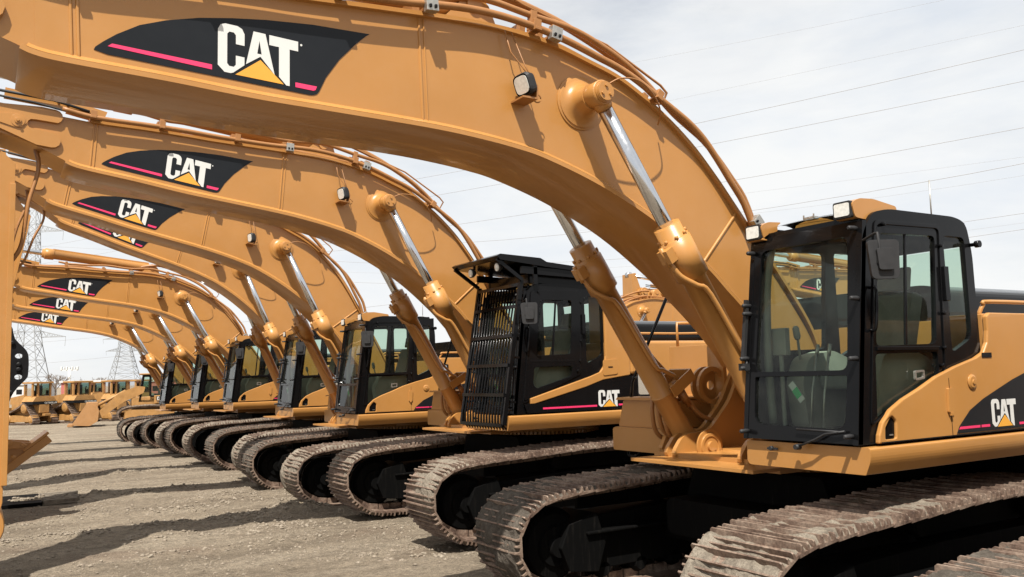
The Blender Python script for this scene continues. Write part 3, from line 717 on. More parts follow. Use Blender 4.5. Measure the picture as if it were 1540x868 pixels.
def make_house(parent, variant=0):
    """platform, body, foot brackets, hoods"""
    b = MB()                                             # platform under the cab
    lo = [(4.13, 1.425), (5.26, 1.425), (5.30, 1.50), (5.27, 1.615), (4.16, 1.628), (4.13, 1.60)]
    b.prism([roundloop([(4.135, 1.42), (5.28, 1.42), (5.28, 1.62), (4.085, 1.62), (4.085, 1.53)], [.01, .05, .03, .025, .08], 4)], YZ, 5.495, 7.6)
    b.prism([roundloop([(4.135, 1.42), (8.05, 1.42), (8.05, 1.62), (4.085, 1.62), (4.085, 1.53)], [.01, .05, .03, .025, .08], 4)], YZ, 7.601, 10.3)
    b.box(5.9, 7.6, 5.30, 6.95, 1.30, 1.40)
    b.box(5.55, 5.9, 5.28, 6.9, 1.33, 1.36)
    pass
    po = b.build('platform', M['paint'], parent, O0, bevel=.02)
    e = MB(); e.box(8.55, 10.4, 4.5, 7.7, 1.0, 1.415); e.build('belly_guard', M['frame'], parent, O0)
    k = MB(); k.lathe((5.47, 4.98, 1.57), (-1, 0, 0), [(0, .018), (.03, .018)], 8); k.box(5.46, 5.48, 4.93, 5.03, 1.56, 1.575); k.build('hose_hook', M['rubber'], po, O0)
    # slewing ring with teeth
    r = MB(); r.lathe((7.3, 6.1, 1.12), (0, 0, 1), [(.12, .90), (.17, .90), (.171, .97), (.20, .97), (.30, .97)], 64)
    for i in range(90):
        a = 2 * PI * i / 90; MT = Matrix.Translation((7.3, 6.1, 0)) @ Matrix.Rotation(a, 4, 'Z'); r.box(.90, .95, -.018, .018, 1.25, 1.30, MT)
    r.build('slewing_ring', M['paint'], parent, O0)
    # foot brackets of boom and cylinders
    f = MB()
    for y in (5.60, 5.72, 6.60, 6.72):
        f.prism([roundloop([(5.85, 1.40), (5.95, 1.30), (7.6, 1.30), (7.6, 2.1), (7.1, 2.28), (6.85, 2.22), (6.65, 1.88), (6.35, 1.60), (6.0, 1.58)], .08)], XZ, y, y + .05)
    for y in (5.30, 6.98): f.prism([roundloop([(6.0, 1.40), (6.6, 1.40), (6.5, 1.58), (6.3, 1.62), (6.1, 1.58)], .05)], XZ, y - .02, y + .03)
    f.lathe((6.90, 5.58, 2.06), (0, 1, 0), [(0, .09), (1.21, .09)], 24)
    f.lathe((6.28, 5.32, 1.50), (0, -1, 0), [(0, .20), (.02, .20), (.021, .14), (.05, .14), (.051, .10), (.06, .10), (.061, .05), (.08, .05)], 32); f.lathe((6.25, 6.73, 1.45), (0, 1, 0), [(0, .13), (.26, .13), (.3, .10)], 24)
    f.lathe((6.42, 6.99, 1.78), (0, 1, 0), [(0, .05), (.02, .05)], 20)
    cir = lambda cx, cz, r: [(cx + r * math.cos(2 * PI * i / 24), cz + r * math.sin(2 * PI * i / 24)) for i in range(24)]
    f.prism([cir(6.62, 2.05, .20), cir(6.62, 2.05, .15)], XZ, 6.80, 6.84); f.prism([cir(6.62, 2.05, .20), cir(6.68, 2.05, .05)], XZ, 6.90, 6.93)
    f.lathe((6.25, 6.52, 1.45), (0, -1, 0), [(0, .17), (.02, .17), (.021, .13), (.04, .13), (.041, .10), (.03, .10), (.031, .05), (.06, .05)], 32)
    f.build('boom_foot_bracket', M['paint'], parent, O0, bevel=.008)
    h = MB()                                            # hoses behind the cylinder feet
    for i, (y, dz) in enumerate(((5.35, 0), (5.45, .05), (6.85, 0), (6.95, .06), (7.05, .02))):
        h = MB(); h.tube(catmull([(6.0, y, 1.95 + dz), (5.98, y, 1.75 + dz), (6.05, y + .02, 1.55 + dz), (6.25, y + .03, 1.48), (6.6, y, 1.5)], 5), .024, 8)
        h.build('flexible_hose', M['hose'], parent, O0)
    # body right of the cab, behind the fender
    if variant == 0:
        f = MB()
        top = [(5.635, 1.64), (5.645, 1.70), (5.69, 1.79), (5.80, 1.885), (5.95, 1.955), (6.17, 2.03), (6.39, 2.115), (6.66, 2.19), (6.95, 2.255), (7.07, 2.30), (7.13, 2.38), (7.15, 2.48), (7.15, 2.60), (7.20, 2.63)]
        notch = roundloop([(5.71, 1.665), (5.84, 1.665), (5.85, 1.80), (5.80, 1.84), (5.72, 1.76)], .02)
        f.prism([top + [(7.84, 2.63), (7.84, 1.64)], notch], XZ, 4.105, 4.146)
        f.box(7.16, 7.84, 4.147, 4.6, 1.64, 2.625)
        fo = f.build('side_fender', M['paint'], parent, O0, bevel=.010)
        k = MB(); k.mi = 0; k.prism([notch], XZ, 4.125, 4.14); k.mi = 1; k.box(5.78, 5.82, 4.118, 4.125, 1.69, 1.70); k.build('fender_recess', [M['black'], M['zinc']], fo, O0)
        k = MB(); k.prism([roundloop([(6.495, 1.83), (6.565, 1.83), (6.575, 2.02), (6.505, 2.02)], .01)], XZ, 4.085, 4.104); k.box(6.515, 6.545, 4.08, 4.104, 1.805, 1.83); k.build('door_hinge', M['paint'], fo, O0, bevel=.006)
        k = MB(); k.lathe((6.86, 4.104, 2.06), (0, -1, 0), [(0, .062), (.008, .06), (.016, .045), (.017, .02), (.025, .018)], 24); k.build('fuel_lock', M['paint'], fo, O0)
        k = MB(); k.box(7.03, 7.17, 4.10, 4.104, 2.255, 2.295); k.build('label_plate', M['blackm'], fo, O0)
        k = MB()
        for x in (6.545, 7.60): k.box(x, x + .004, 4.1025, 4.105, 1.64, 2.10)
        k.box(5.66, 8.9, 4.1025, 4.105, 1.642, 1.650); k.build('panel_seam', M['blackm'], fo, O0)
        b = MB(); b.box(7.842, 10.1, 4.12, 4.7, 1.64, 2.62)
        b.build('engine_cover', M['paint'], parent, O0, bevel=.05)
        d = MB(); d.mi = 0
        d.prism([[(6.60, 1.66), (6.64, 1.715), (6.80, 1.835), (7.0, 1.92), (7.2, 1.985), (7.45, 2.065), (7.70, 2.13), (8.2, 2.22), (9.0, 2.30), (9.6, 2.32), (9.6, 1.66)]], XZ, 4.1025, 4.0995)
        d.mi = 2; d.prism([[(6.63, 1.69), (6.92, 1.69), (6.92, 1.71), (6.65, 1.71)]], XZ, 4.0992, 4.0975); d.prism([[(6.94, 1.69), (7.06, 1.69), (7.06, 1.71), (6.94, 1.71)]], XZ, 4.0992, 4.0975); d.prism([[(7.50, 1.685), (9.3, 1.685), (9.3, 1.705), (7.50, 1.705)]], XZ, 4.0992, 4.0975)
        cat_logo(d, 7.10, 1.685, .225, XZ, 4.0992, 4.0975, 1, 3)
        d.build('logo_decal', [M['decal'], M['white'], M['pink'], M['gold']], fo, O0)
    else:
        f = MB()
        low = [(5.86, 1.75), (5.86, 1.84), (6.9, 2.12), (7.05, 2.17), (7.12, 2.25), (7.16, 2.4), (7.16, 3.20), (7.20, 3.30), (7.30, 3.34), (7.36, 3.2), (7.36, 2.95), (7.60, 2.62), (7.60, 2.12), (7.1, 2.06), (6.8, 1.97)]
        f.prism([low], XZ, 4.105, 4.146); f.box(7.16, 7.60, 4.147, 4.6, 2.10, 2.6); f.box(7.17, 7.36, 4.147, 4.5, 2.6, 3.3)
        fo = f.build('side_fender', M['paint'], parent, O0, bevel=.010)
        k = MB(); k.prism([roundloop([(7.10, 2.12), (7.36, 2.14), (7.36, 2.36), (7.10, 2.34)], .03)], XZ, 4.095, 4.104); k.build('access_door', M['paint'], fo, O0, bevel=.006)
        k = MB(); k.box(7.19, 7.27, 4.090, 4.0945, 2.235, 2.25); k.build('door_slot', M['blackm'], fo, O0)
        d = MB(); d.mi = 0
        d.prism([[(5.80, 1.64), (6.02, 1.64), (9.6, 1.64), (9.6, 2.11), (7.6, 2.11), (7.1, 2.055), (6.8, 1.965), (6.02, 1.775), (5.75, 1.77)]], XZ, 4.13, 4.104)
        d.mi = 2; d.prism([[(6.05, 1.685), (6.97, 1.685), (6.97, 1.71), (6.05, 1.71)]], XZ, 4.1035, 4.1015); d.prism([[(7.36, 1.685), (7.60, 1.685), (7.60, 1.71), (7.36, 1.71)]], XZ, 4.1035, 4.1015)
        cat_logo(d, 7.00, 1.68, .235, XZ, 4.1035, 4.1015, 1, 3)
        d.build('logo_decal', [M['black'], M['white'], M['pink'], M['gold']], fo, O0)
        b = MB(); b.box(7.62, 10.1, 4.12, 4.7, 2.13, 2.62); b.box(7.60, 10.1, 4.147, 4.7, 1.64, 2.1); b.build('engine_cover', M['paint'], parent, O0, bevel=.04)
    b = MB(); b.prism([roundloop([(4.72, 1.64), (8.0, 1.64), (8.0, 2.45), (7.85, 2.60), (4.72, 2.62)], .05)], YZ, 7.62, 10.1)
    b.build('body_shell', M['paint'], parent, O0, bevel=.02)
    b = MB(); b.prism([roundloop([(4.95, 2.63), (7.3, 2.63), (7.3, 2.90), (7.1, 3.0), (5.2, 3.0), (4.95, 2.92)], .08)], YZ, 8.0, 9.9)
    b.build('engine_hood', M['black'], parent, O0, bevel=.02)
    b = MB(); lo = roundloop([(10.1, 1.35), (10.55, 1.35), (10.8, 1.6), (10.85, 2.3), (10.6, 2.68), (10.1, 2.7)], .1)
    b.prism([lo], XZ, 4.2, 8.0); b.build('counterweight', M['paint'], parent, O0, bevel=.04)
    k = MB(); k.tube(catmull([(7.20, 4.20, 2.62), (7.24, 4.18, 2.70), (7.34, 4.17, 2.73), (8.6, 4.17, 2.73), (9.3, 4.17, 2.73), (9.4, 4.18, 2.62)], 4), .018, 8); k.build('handrail', M['paint'], parent, O0)
    # right side: toolbox step, tank, grab rails and mirror
    b = MB(); b.prism([roundloop([(6.85, 1.34), (7.95, 1.34), (7.95, 1.58), (7.90, 1.60), (6.85, 1.60)], .03)], YZ, 6.15, 7.6); b.prism([roundloop([(6.95, 1.602), (7.9, 1.602), (7.80, 1.90), (7.0, 1.90)], .03)], YZ, 6.2, 7.0)
    b.prism([roundloop([(7.0, 1.902), (7.88, 1.902), (7.85, 1.93), (7.0, 1.93)], .01)], YZ, 6.15, 7.1)
    b.build('toolbox_step', M['paint'], parent, O0, bevel=.02)
    b = MB(); b.box(7.05, 7.9, 7.0, 7.95, 1.62, 2.5); b.prism([roundloop([(6.75, 1.62), (7.0, 1.62), (7.0, 2.60), (6.78, 2.60)], .06)], YZ, 6.75, 6.80); b.build('fuel_tank', M['paint'], parent, O0, bevel=.04)
    k = MB(); k.tube([(6.3, 7.6, 1.36), (6.3, 7.72, 1.27), (6.3, 7.87, 1.27), (6.3, 7.87, 1.36), (6.3, 7.75, 2.1), (6.3, 7.07, 3.06)], .018, 8); k.build('grab_rail', M['black'], parent, O0)
    k = MB(); k.tube([(7.1, 6.95, 2.5), (7.1, 6.95, 2.78), (7.2, 6.95, 2.82), (8.0, 6.95, 2.82), (8.05, 6.95, 2.6)], .018, 8); k.tube([(7.1, 7.85, 2.5), (7.1, 7.85, 2.78), (7.9, 7.85, 2.80), (7.95, 7.85, 2.5)], .018, 8); k.build('handrail', M['paint'], parent, O0)
    k = MB(); k.mi = 0; lo = roundloop([(-.08, -.22), (.08, -.22), (.08, .22), (-.08, .22)], .03); MT = Matrix.Translation((6.28, 7.50, 2.16)) @ Matrix.Rotation(R(25), 4, 'Z'); k.prism([lo], lambda a, q, t: tuple(MT @ Vector((t, a, q))), -.03, 0); k.mi = 1
    k.prism([[(a * .85, q * .9) for a, q in lo]], lambda a, q, t: tuple(MT @ Vector((t, a, q))), .001, .004); k.prism([[(a * .85, q * .9) for a, q in lo]], lambda a, q, t: tuple(MT @ Vector((t, a, q))), -.034, -.031)
    k.mi = 0; k.tube([(6.3, 7.74, 2.15), (6.3, 7.65, 2.15), (6.3, 7.56, 2.16)], .012, 6); k.build('side_mirror', [M['rubber'], M['mirror']], parent, O0)

def make_under(parent, seed=1):
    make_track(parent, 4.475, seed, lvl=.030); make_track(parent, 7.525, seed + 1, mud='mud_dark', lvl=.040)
    make_track_frame(parent, 4.475); make_track_frame(parent, 7.525)
    c = MB(); c.prism([roundloop([(4.70, .45), (7.30, .45), (7.30, .70), (6.95, .86), (6.8, 1.24), (5.2, 1.24), (5.05, .86), (4.70, .70)], .04)], YZ, 6.3, 8.3)
    c.prism([roundloop([(5.2, .60), (6.8, .60), (6.8, .95), (5.2, .95)], .1)], YZ, 5.9, 6.299)
    c.build('car_body', M['frame'], parent, O0, bevel=.02)

def swing(obj, br):
    """set the boom angle and let both boom cylinders, the stick and its cylinder follow"""
    c, s = math.cos(br), math.sin(br)
    def rot(x, z):
        dx, dz = x - PIV[0], z - PIV[2]; return (PIV[0] + c * dx - s * dz, PIV[2] + s * dx + c * dz)
    child(obj, 'boom')[0].rotation_euler = (0, -br, 0)
    pin = rot(4.26, 4.50); foot = (6.25, 1.45)
    for o, y in zip(child(obj, 'boom_cylinder'), (CY - .63, CY + .63)):
        o.location = (foot[0] - RX, y - RY, foot[1]); o.rotation_euler = (0, dirm(foot, pin), 0)
        L = math.hypot(pin[0] - foot[0], pin[1] - foot[1])
        for ch in o.children:
            if ch.name.startswith(('piston_rod', 'rod_eye')): ch.location = (L, 0, 0)
    tp = rot(*STICKPIN)
    st = child(obj, 'stick')
    if st:
        st[0].location = (tp[0] - RX, CY - RY, tp[1]); st[0].rotation_euler = (0, -min(0, br + R(6.4)) + (R(25) if br > -R(5) else 0), 0)
    sy = child(obj, 'stick_cylinder')
    if sy:
        a = rot(3.38, 5.28); e = (tp[0] - .42, tp[1] + .72)
        sy[0].location = (a[0] - RX, CY - RY, a[1]); sy[0].rotation_euler = (0, dirm(a, e), 0)
        sy[0].children[0].location = (math.hypot(e[0] - a[0], e[1] - a[1]), 0, 0)

GRP = 'hydraulic excavators parked side by side in a row'
def make_excavator(variant, seed):
    root = empty('excavator', O0)
    make_boom(root); make_boom_cyl(root, CY - .63); make_boom_cyl(root, CY + .63)
    make_stick(root); make_stick_cyl(root)
    make_house(root, variant); (make_cage_cab if variant else make_cab)(root)
    make_under(root, seed)
    return root
ex1 = make_excavator(0, 1)
swing(ex1, 0)
tag(ex1, 'nearest orange excavator, whose boom and big logo fill the top of the photo', 'excavator', GRP)
# the caged machine: its own house, everything else copied from the first
ex2 = empty('excavator', O0)
for ch in list(ex1.children):
    if ch.name.split('.')[0] in ('boom', 'boom_cylinder', 'stick', 'stick_cylinder', 'track_frame', 'car_body'): copy_tree(ch, ex2)
make_house(ex2, 1); make_cage_cab(ex2); make_track(ex2, 4.475, 3, lvl=.016); make_track(ex2, 7.525, 4, lvl=.010)
MACH = [(2, .491, 5.884, -6.40, .05, 0, 'orange excavator with a black bar cage over its windscreen and a black roof visor', ex2),
        (3, .346, 10.909, -12.22, -.05, -.49, 'orange excavator with plain cab, just left of the caged excavator', None),
        (4, .60, 15.645, -17.24, -.03, -.5, 'orange excavator whose boom logo is half hidden behind the boom in front of it', None),
        (5, .466, 20.75, -6.29, .03, -.37, 'orange excavator with the uppermost of the three small far boom logos', None),
        (6, .469, 25.507, -5.73, -.03, .53, 'orange excavator with the middle one of the three small far boom logos', None),
        (7, .291, 30.503, -6.21, -.15, .47, 'farthest orange excavator of the row, with the smallest and lowest boom logo', None)]
for k, dx, dy, br, dz, yaw, label, obj in MACH:
    o = obj if obj else copy_tree(ex1)
    o.location = (RX + dx, RY + dy, dz); o.rotation_euler = (0, 0, R(yaw)); swing(o, R(br))
    tag(o, label, 'excavator', GRP)
    if k == 2:
        for ch in o.children:
            if ch.name.split('.')[0] in ('boom_foot_bracket', 'flexible_hose'): pass
# second row, seen through and beyond the first cabs
SEC = [(27.6, 17.9, 0, -3, 'orange excavator in the second row, its logo seen through the nearest cab windscreen'),
       (30.5, 27.0, 0, -6, 'orange excavator of the second row farther off behind the nearest cab')]
for x, y, yaw, br, label in SEC:
    o = copy_tree(ex1); o.location = (x, y, 0); o.rotation_euler = (0, 0, R(yaw)); swing(o, R(br)); tag(o, label, 'excavator', 'excavators of the second row')
o = copy_tree(ex1); o.location = (17.0, 24.5, 0); o.rotation_euler = (0, 0, R(180)); swing(o, R(4)); tag(o, 'orange excavator turned the other way, its boom seen between caged cab and nearest boom', 'excavator', 'excavators of the second row')

# tracks of the machine beside the camera, only its undercarriage reaches the frame
u = empty('excavator', (RX - .5, RY - 5.05, .07), 'muddy excavator track at the lower right corner, in front of the nearest excavator', 'excavator', GRP)
for ch in list(ex1.children):
    if ch.name.split('.')[0] in ('track_frame', 'car_body', 'slewing_ring', 'track_belt', 'platform', 'cab', 'side_fender', 'engine_cover', 'body_shell', 'engine_hood', 'counterweight', 'handrail', 'toolbox_step', 'fuel_tank', 'boom_foot_bracket'): copy_tree(ch, u)
#@@PART2
# ------------------------------------------------------------------ ground
def axis_lines(segs):
    out = []
    for a, b, st in segs:
        n = max(1, round((b - a) / st)); out += [a + (b - a) * k / n for k in range(n)]
    out.append(segs[-1][1]); return out
def ground_h(x, y):
    v = Vector((x, y, 0))
    h = .020 * noise.noise(v * .45) + .016 * noise.noise(v * 1.7 + Vector((3, 1, 5))) + .020 * abs(noise.noise(v * 4.3)) + .011 * noise.noise(v * 9.5)
    # ridges of loose soil pushed up along the row direction of travel
    wob = .25 * noise.noise(Vector((x * .5, 3.3, 1)))
    for yy, w, hh in ((14.9, .22, .085), (19.6, .28, .11), (24.2, .3, .09), (12.2, .25, .05), (17.2, .3, .05)):
        g = math.exp(-((y - yy - wob) / w) ** 2); r = max(0, .35 + noise.noise(Vector((x * 1.9, yy, 0))) + .7 * noise.noise(Vector((x * 6, y * 6, yy))))
        h += hh * g * r
    # soil heaps at the track fronts
    for cx, cy, w, hh in ((4.6, 15.0, .5, .12), (4.1, 17.6, .45, .10), (3.7, 14.2, .4, .08), (2.3, 14.0, .35, .06), (3.0, 16.2, .5, .08), (1.8, 16.6, .6, .06)):
        g = math.exp(-(((x - cx) / w) ** 2 + ((y - cy) / w) ** 2)); h += hh * g * (.5 + 1.3 * abs(noise.noise(v * 5 + Vector((cx, 0, 0)))))
    f = 1 if y < 60 else max(0, 1 - (y - 60) / 40)
    return h * f - .012
gx = axis_lines([(-4000, -600, 850), (-600, -80, 60), (-80, -10, 7), (-10, -1.5, .4), (-1.5, 7.5, .075), (7.5, 14, .5), (14, 60, 3), (60, 400, 40), (400, 4000, 600)])
gy = axis_lines([(-300, -10, 60), (-10, 5, .8), (5, 11, .15), (11, 22, .06), (22, 34, .11), (34, 60, .4), (60, 200, 5), (200, 900, 60), (900, 5500, 600)])
g = MB(); nx = len(gx)
for y in gy:
    for x in gx:
        near = -10 < x < 15 and 3 < y < 100
        g.v.append((x, y, ground_h(x, y) if near else -.012))
g.smooth = True
for j in range(len(gy) - 1):
    for i in range(nx - 1): g.face([j * nx + i, j * nx + i + 1, (j + 1) * nx + i + 1, (j + 1) * nx + i])
tag(g.build('ground', M['ground']), kind='structure')

# loose stones and clods, nobody could count them
st = MB(); rnd = random.Random(5)
ico = []
def blob(mb, x, y, z, r, rnd, sq=.7):
    a0 = rnd.uniform(0, 6.28); ring = []
    pts = [(x + rnd.uniform(-.2, .2) * r, y, z + r * sq)]
    for k in range(5):
        a = a0 + k * 2 * PI / 5; rr = r * rnd.uniform(.7, 1.2); pts.append((x + rr * math.cos(a), y + rr * math.sin(a), z + r * sq * rnd.uniform(.1, .5)))
    for k in range(5):
        a = a0 + .6 + k * 2 * PI / 5; rr = r * rnd.uniform(.5, .9); pts.append((x + rr * math.cos(a), y + rr * math.sin(a), z - r * .4))
    i = mb.add(pts)
    for k in range(5):
        k2 = (k + 1) % 5
        mb.face([i, i + 1 + k, i + 1 + k2]); mb.face([i + 1 + k, i + 6 + k, i + 1 + k2]); mb.face([i + 1 + k2, i + 6 + k, i + 6 + k2])
for n in range(16000):
    y = 10.5 + (rnd.random() ** 1.4) * 22; x = rnd.uniform(-1.2, 6.2)
    r = .006 + .028 * rnd.random() ** 4
    if y < 15: r *= .9
    if noise.noise(Vector((x * .9, y * .9, 7))) < -.15 and rnd.random() < .7: continue
    blob(st, x, y, ground_h(x, y), r, rnd)
for yy, n, sp in ((14.9, 500, .22), (19.6, 500, .25), (24.2, 250, .25), (12.2, 120, .2), (16.6, 160, .5)):
    for k in range(n):
        x = rnd.uniform(-.5, 5.2); y = yy + .25 * noise.noise(Vector((x * .5, 3.3, 1))) + rnd.gauss(0, sp * .6)
        if noise.noise(Vector((x * 1.9, yy, 0))) < -.3: continue
        blob(st, x, y, ground_h(x, y) + .005, rnd.uniform(.008, .036), rnd)
for k in range(500):
    cx, cy = rnd.choice(((4.6, 15.0), (4.1, 17.6), (3.7, 14.2), (2.3, 14.0), (3.0, 16.2), (3.9, 13.4), (4.9, 10.2)))
    x, y = rnd.gauss(cx, .35), rnd.gauss(cy, .3); blob(st, x, y, ground_h(x, y), rnd.uniform(.01, .045), rnd)
tag(st.build('loose_gravel', M['clod']), kind='stuff')

# ------------------------------------------------------------------ attachment, guard plate and shadow sheet at the left edge
bk = empty('bucket_coupler', (.3, 18.4, 0), 'tan orange coupler with pale wear lip standing beyond the vertical stick', 'coupler')
def B2(pts): return [(x, z) for x, z in pts]
k = MB()
for y in (18.05, 18.75): k.prism([[(-1.2, .55), (.1, .62), (.55, .95), (.80, 1.12), (.74, 1.24), (.2, 1.30), (-1.2, 1.34)]], XZ, y, y + .05)
k.box(-1.2, -.5, 18.1, 18.75, .6, .7)
k.build('side_plate', M['paint'], bk, (.3, 18.4, 0), bevel=.01)
k = MB(); MT = Matrix.Translation((.22, 18.0, .72)) @ Matrix.Rotation(R(-38), 4, 'Y'); k.box(0, 1.0, 0, .85, -.12, .02, MT); k.box(.55, 1.05, 0, .85, .021, .07, MT); k.build('wear_lip', M['paint'], bk, (.3, 18.4, 0), bevel=.01)
k = MB(); k.prism([[(-1.2, 1.16), (.1, 1.16), (.60, 1.14), (.68, 1.20), (.60, 1.26), (.1, 1.36), (-1.2, 1.40)]], XZ, 17.95, 18.0); k.build('link_arm', M['paint'], bk, (.3, 18.4, 0), bevel=.01)
for x, z, r in ((.40, 1.25, .06), (.32, .92, .05), (.47, 1.0, .04), (.60, 1.2, .025)):
    k = MB(); k.lathe((x, 17.95, z), (0, -1, 0), [(0, r), (.02, r), (.03, r * .5)], 16); k.build('pin', M['paint'], bk, (.3, 18.4, 0))
for y in (18.1, 18.7):
    k = MB(); k.prism([[(-1.2, .0), (-.6, .0), (-.45, .6), (-1.2, .62)]], XZ, y - .02, y + .02); k.build('stand', M['blackm'], bk, (.3, 18.4, 0))
bg = empty('guard_plate', (.2, 16.4, 0), 'tall black bolted edge plate with round holes beside the vertical stick', 'guard plate')
k = MB(); lo = catmull([(.10, 3.3), (.33, 3.25), (.40, 3.02), (.55, 2.85), (.60, 2.72), (.60, 2.45), (.57, 2.36), (.40, 2.15), (.33, 1.9), (.30, 1.4), (.1, 1.3)], 3)
holes = [[(.46 + .055 * math.cos(2 * PI * i / 14), z + .04 * math.sin(2 * PI * i / 14)) for i in range(14)] for z in (2.74, 2.40)]
k.prism([lo + [(-.3, 1.3), (-.3, 3.3)]] + holes, XZ, 16.2, 16.26); k.build('edge_plate', M['blackm'], bg, (.2, 16.4, 0), bevel=.004)
for z in (2.60, 2.52, 2.95, 2.15):
    k = MB(); k.lathe((.46 if z < 2.9 and z > 2.2 else .36, 16.2, z), (0, -1, 0), [(0, .04), (.03, .038), (.04, .02)], 12); k.build('bolt', M['blackm'], bg, (.2, 16.4, 0))
k = MB(); k.box(-.35, -.1, 16.1, 16.9, .0, 3.3); k.build('post', M['blackm'], bg, (.2, 16.4, 0), bevel=.01)
pl = empty('shadow_sheet', (.2, 19.3, 0), 'dark ribbed sheet flat on the gravel near the stick, standing in for shadow and dark metal', 'shadow sheet')  # flat dark sheet laid in for the coupler's shadow and its dark steel
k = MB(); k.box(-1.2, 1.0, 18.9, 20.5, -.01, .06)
k.build('dark_sheet', M['frame'], pl, (.2, 19.3, 0), bevel=.005)
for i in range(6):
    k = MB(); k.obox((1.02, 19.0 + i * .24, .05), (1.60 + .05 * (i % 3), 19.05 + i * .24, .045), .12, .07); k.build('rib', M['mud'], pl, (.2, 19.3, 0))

# ------------------------------------------------------------------ dozers
def tri_track(parent, x0, x1, name='track_belt'):
    """high drive belt; local y forward, z up, belt between x0 and x1"""
    b = MB(); path = [(-1.45, .06), (-1.62, .25), (-1.5, .48), (-1.0, 1.0), (-.70, 1.32), (-.35, 1.38), (-.1, 1.2), (.6, .95), (1.35, .72), (1.6, .45), (1.5, .15), (1.3, .06), (0, .05)]
    dense = catmull(path, 5, True); pts, T = resample(dense, 52); n = len(pts)
    for k in range(n):
        p, q = pts[k], pts[(k + 1) % n]; d = (q - p).normalized(); nn = Vector((-d.y, d.x)); mid = (p + q) / 2; L = (q - p).length / 2
        def P(s, h, x): v = mid + d * s + nn * h; return (x, v.x, v.y)
        pr = [(-L, 0), (-L * .6, .0), (-L * .5, .06), (-L * .25, .06), (-L * .15, .0), (L, 0), (L, -.05), (-L, -.05)]
        i0 = b.add([P(s, h, x0) for s, h in pr]); i1 = b.add([P(s, h, x1) for s, h in pr]); m = len(pr)
        for i in range(m): b.face([i0 + i, i0 + (i + 1) % m, i1 + (i + 1) % m, i1 + i])
        b.face([i0 + i for i in range(m)]); b.face([i1 + i for i in range(m)])
    return b.build(name, M['track'], parent)
def text_mesh(txt, size, parent, mat, loc, rot):
    cu = bpy.data.curves.new('lettering', 'FONT'); cu.body = txt; cu.size = size; cu.extrude = .004; cu.align_x = 'CENTER'
    tmp = bpy.data.objects.new('tmp', cu); C.objects.link(tmp)
    dg = bpy.context.evaluated_depsgraph_get(); me = bpy.data.meshes.new_from_object(tmp.evaluated_get(dg)); bpy.data.objects.remove(tmp)
    me.materials.clear(); me.materials.append(mat); o = bpy.data.objects.new('lettering', me); C.objects.link(o); o.parent = parent; o.location = loc; o.rotation_euler = rot; return o
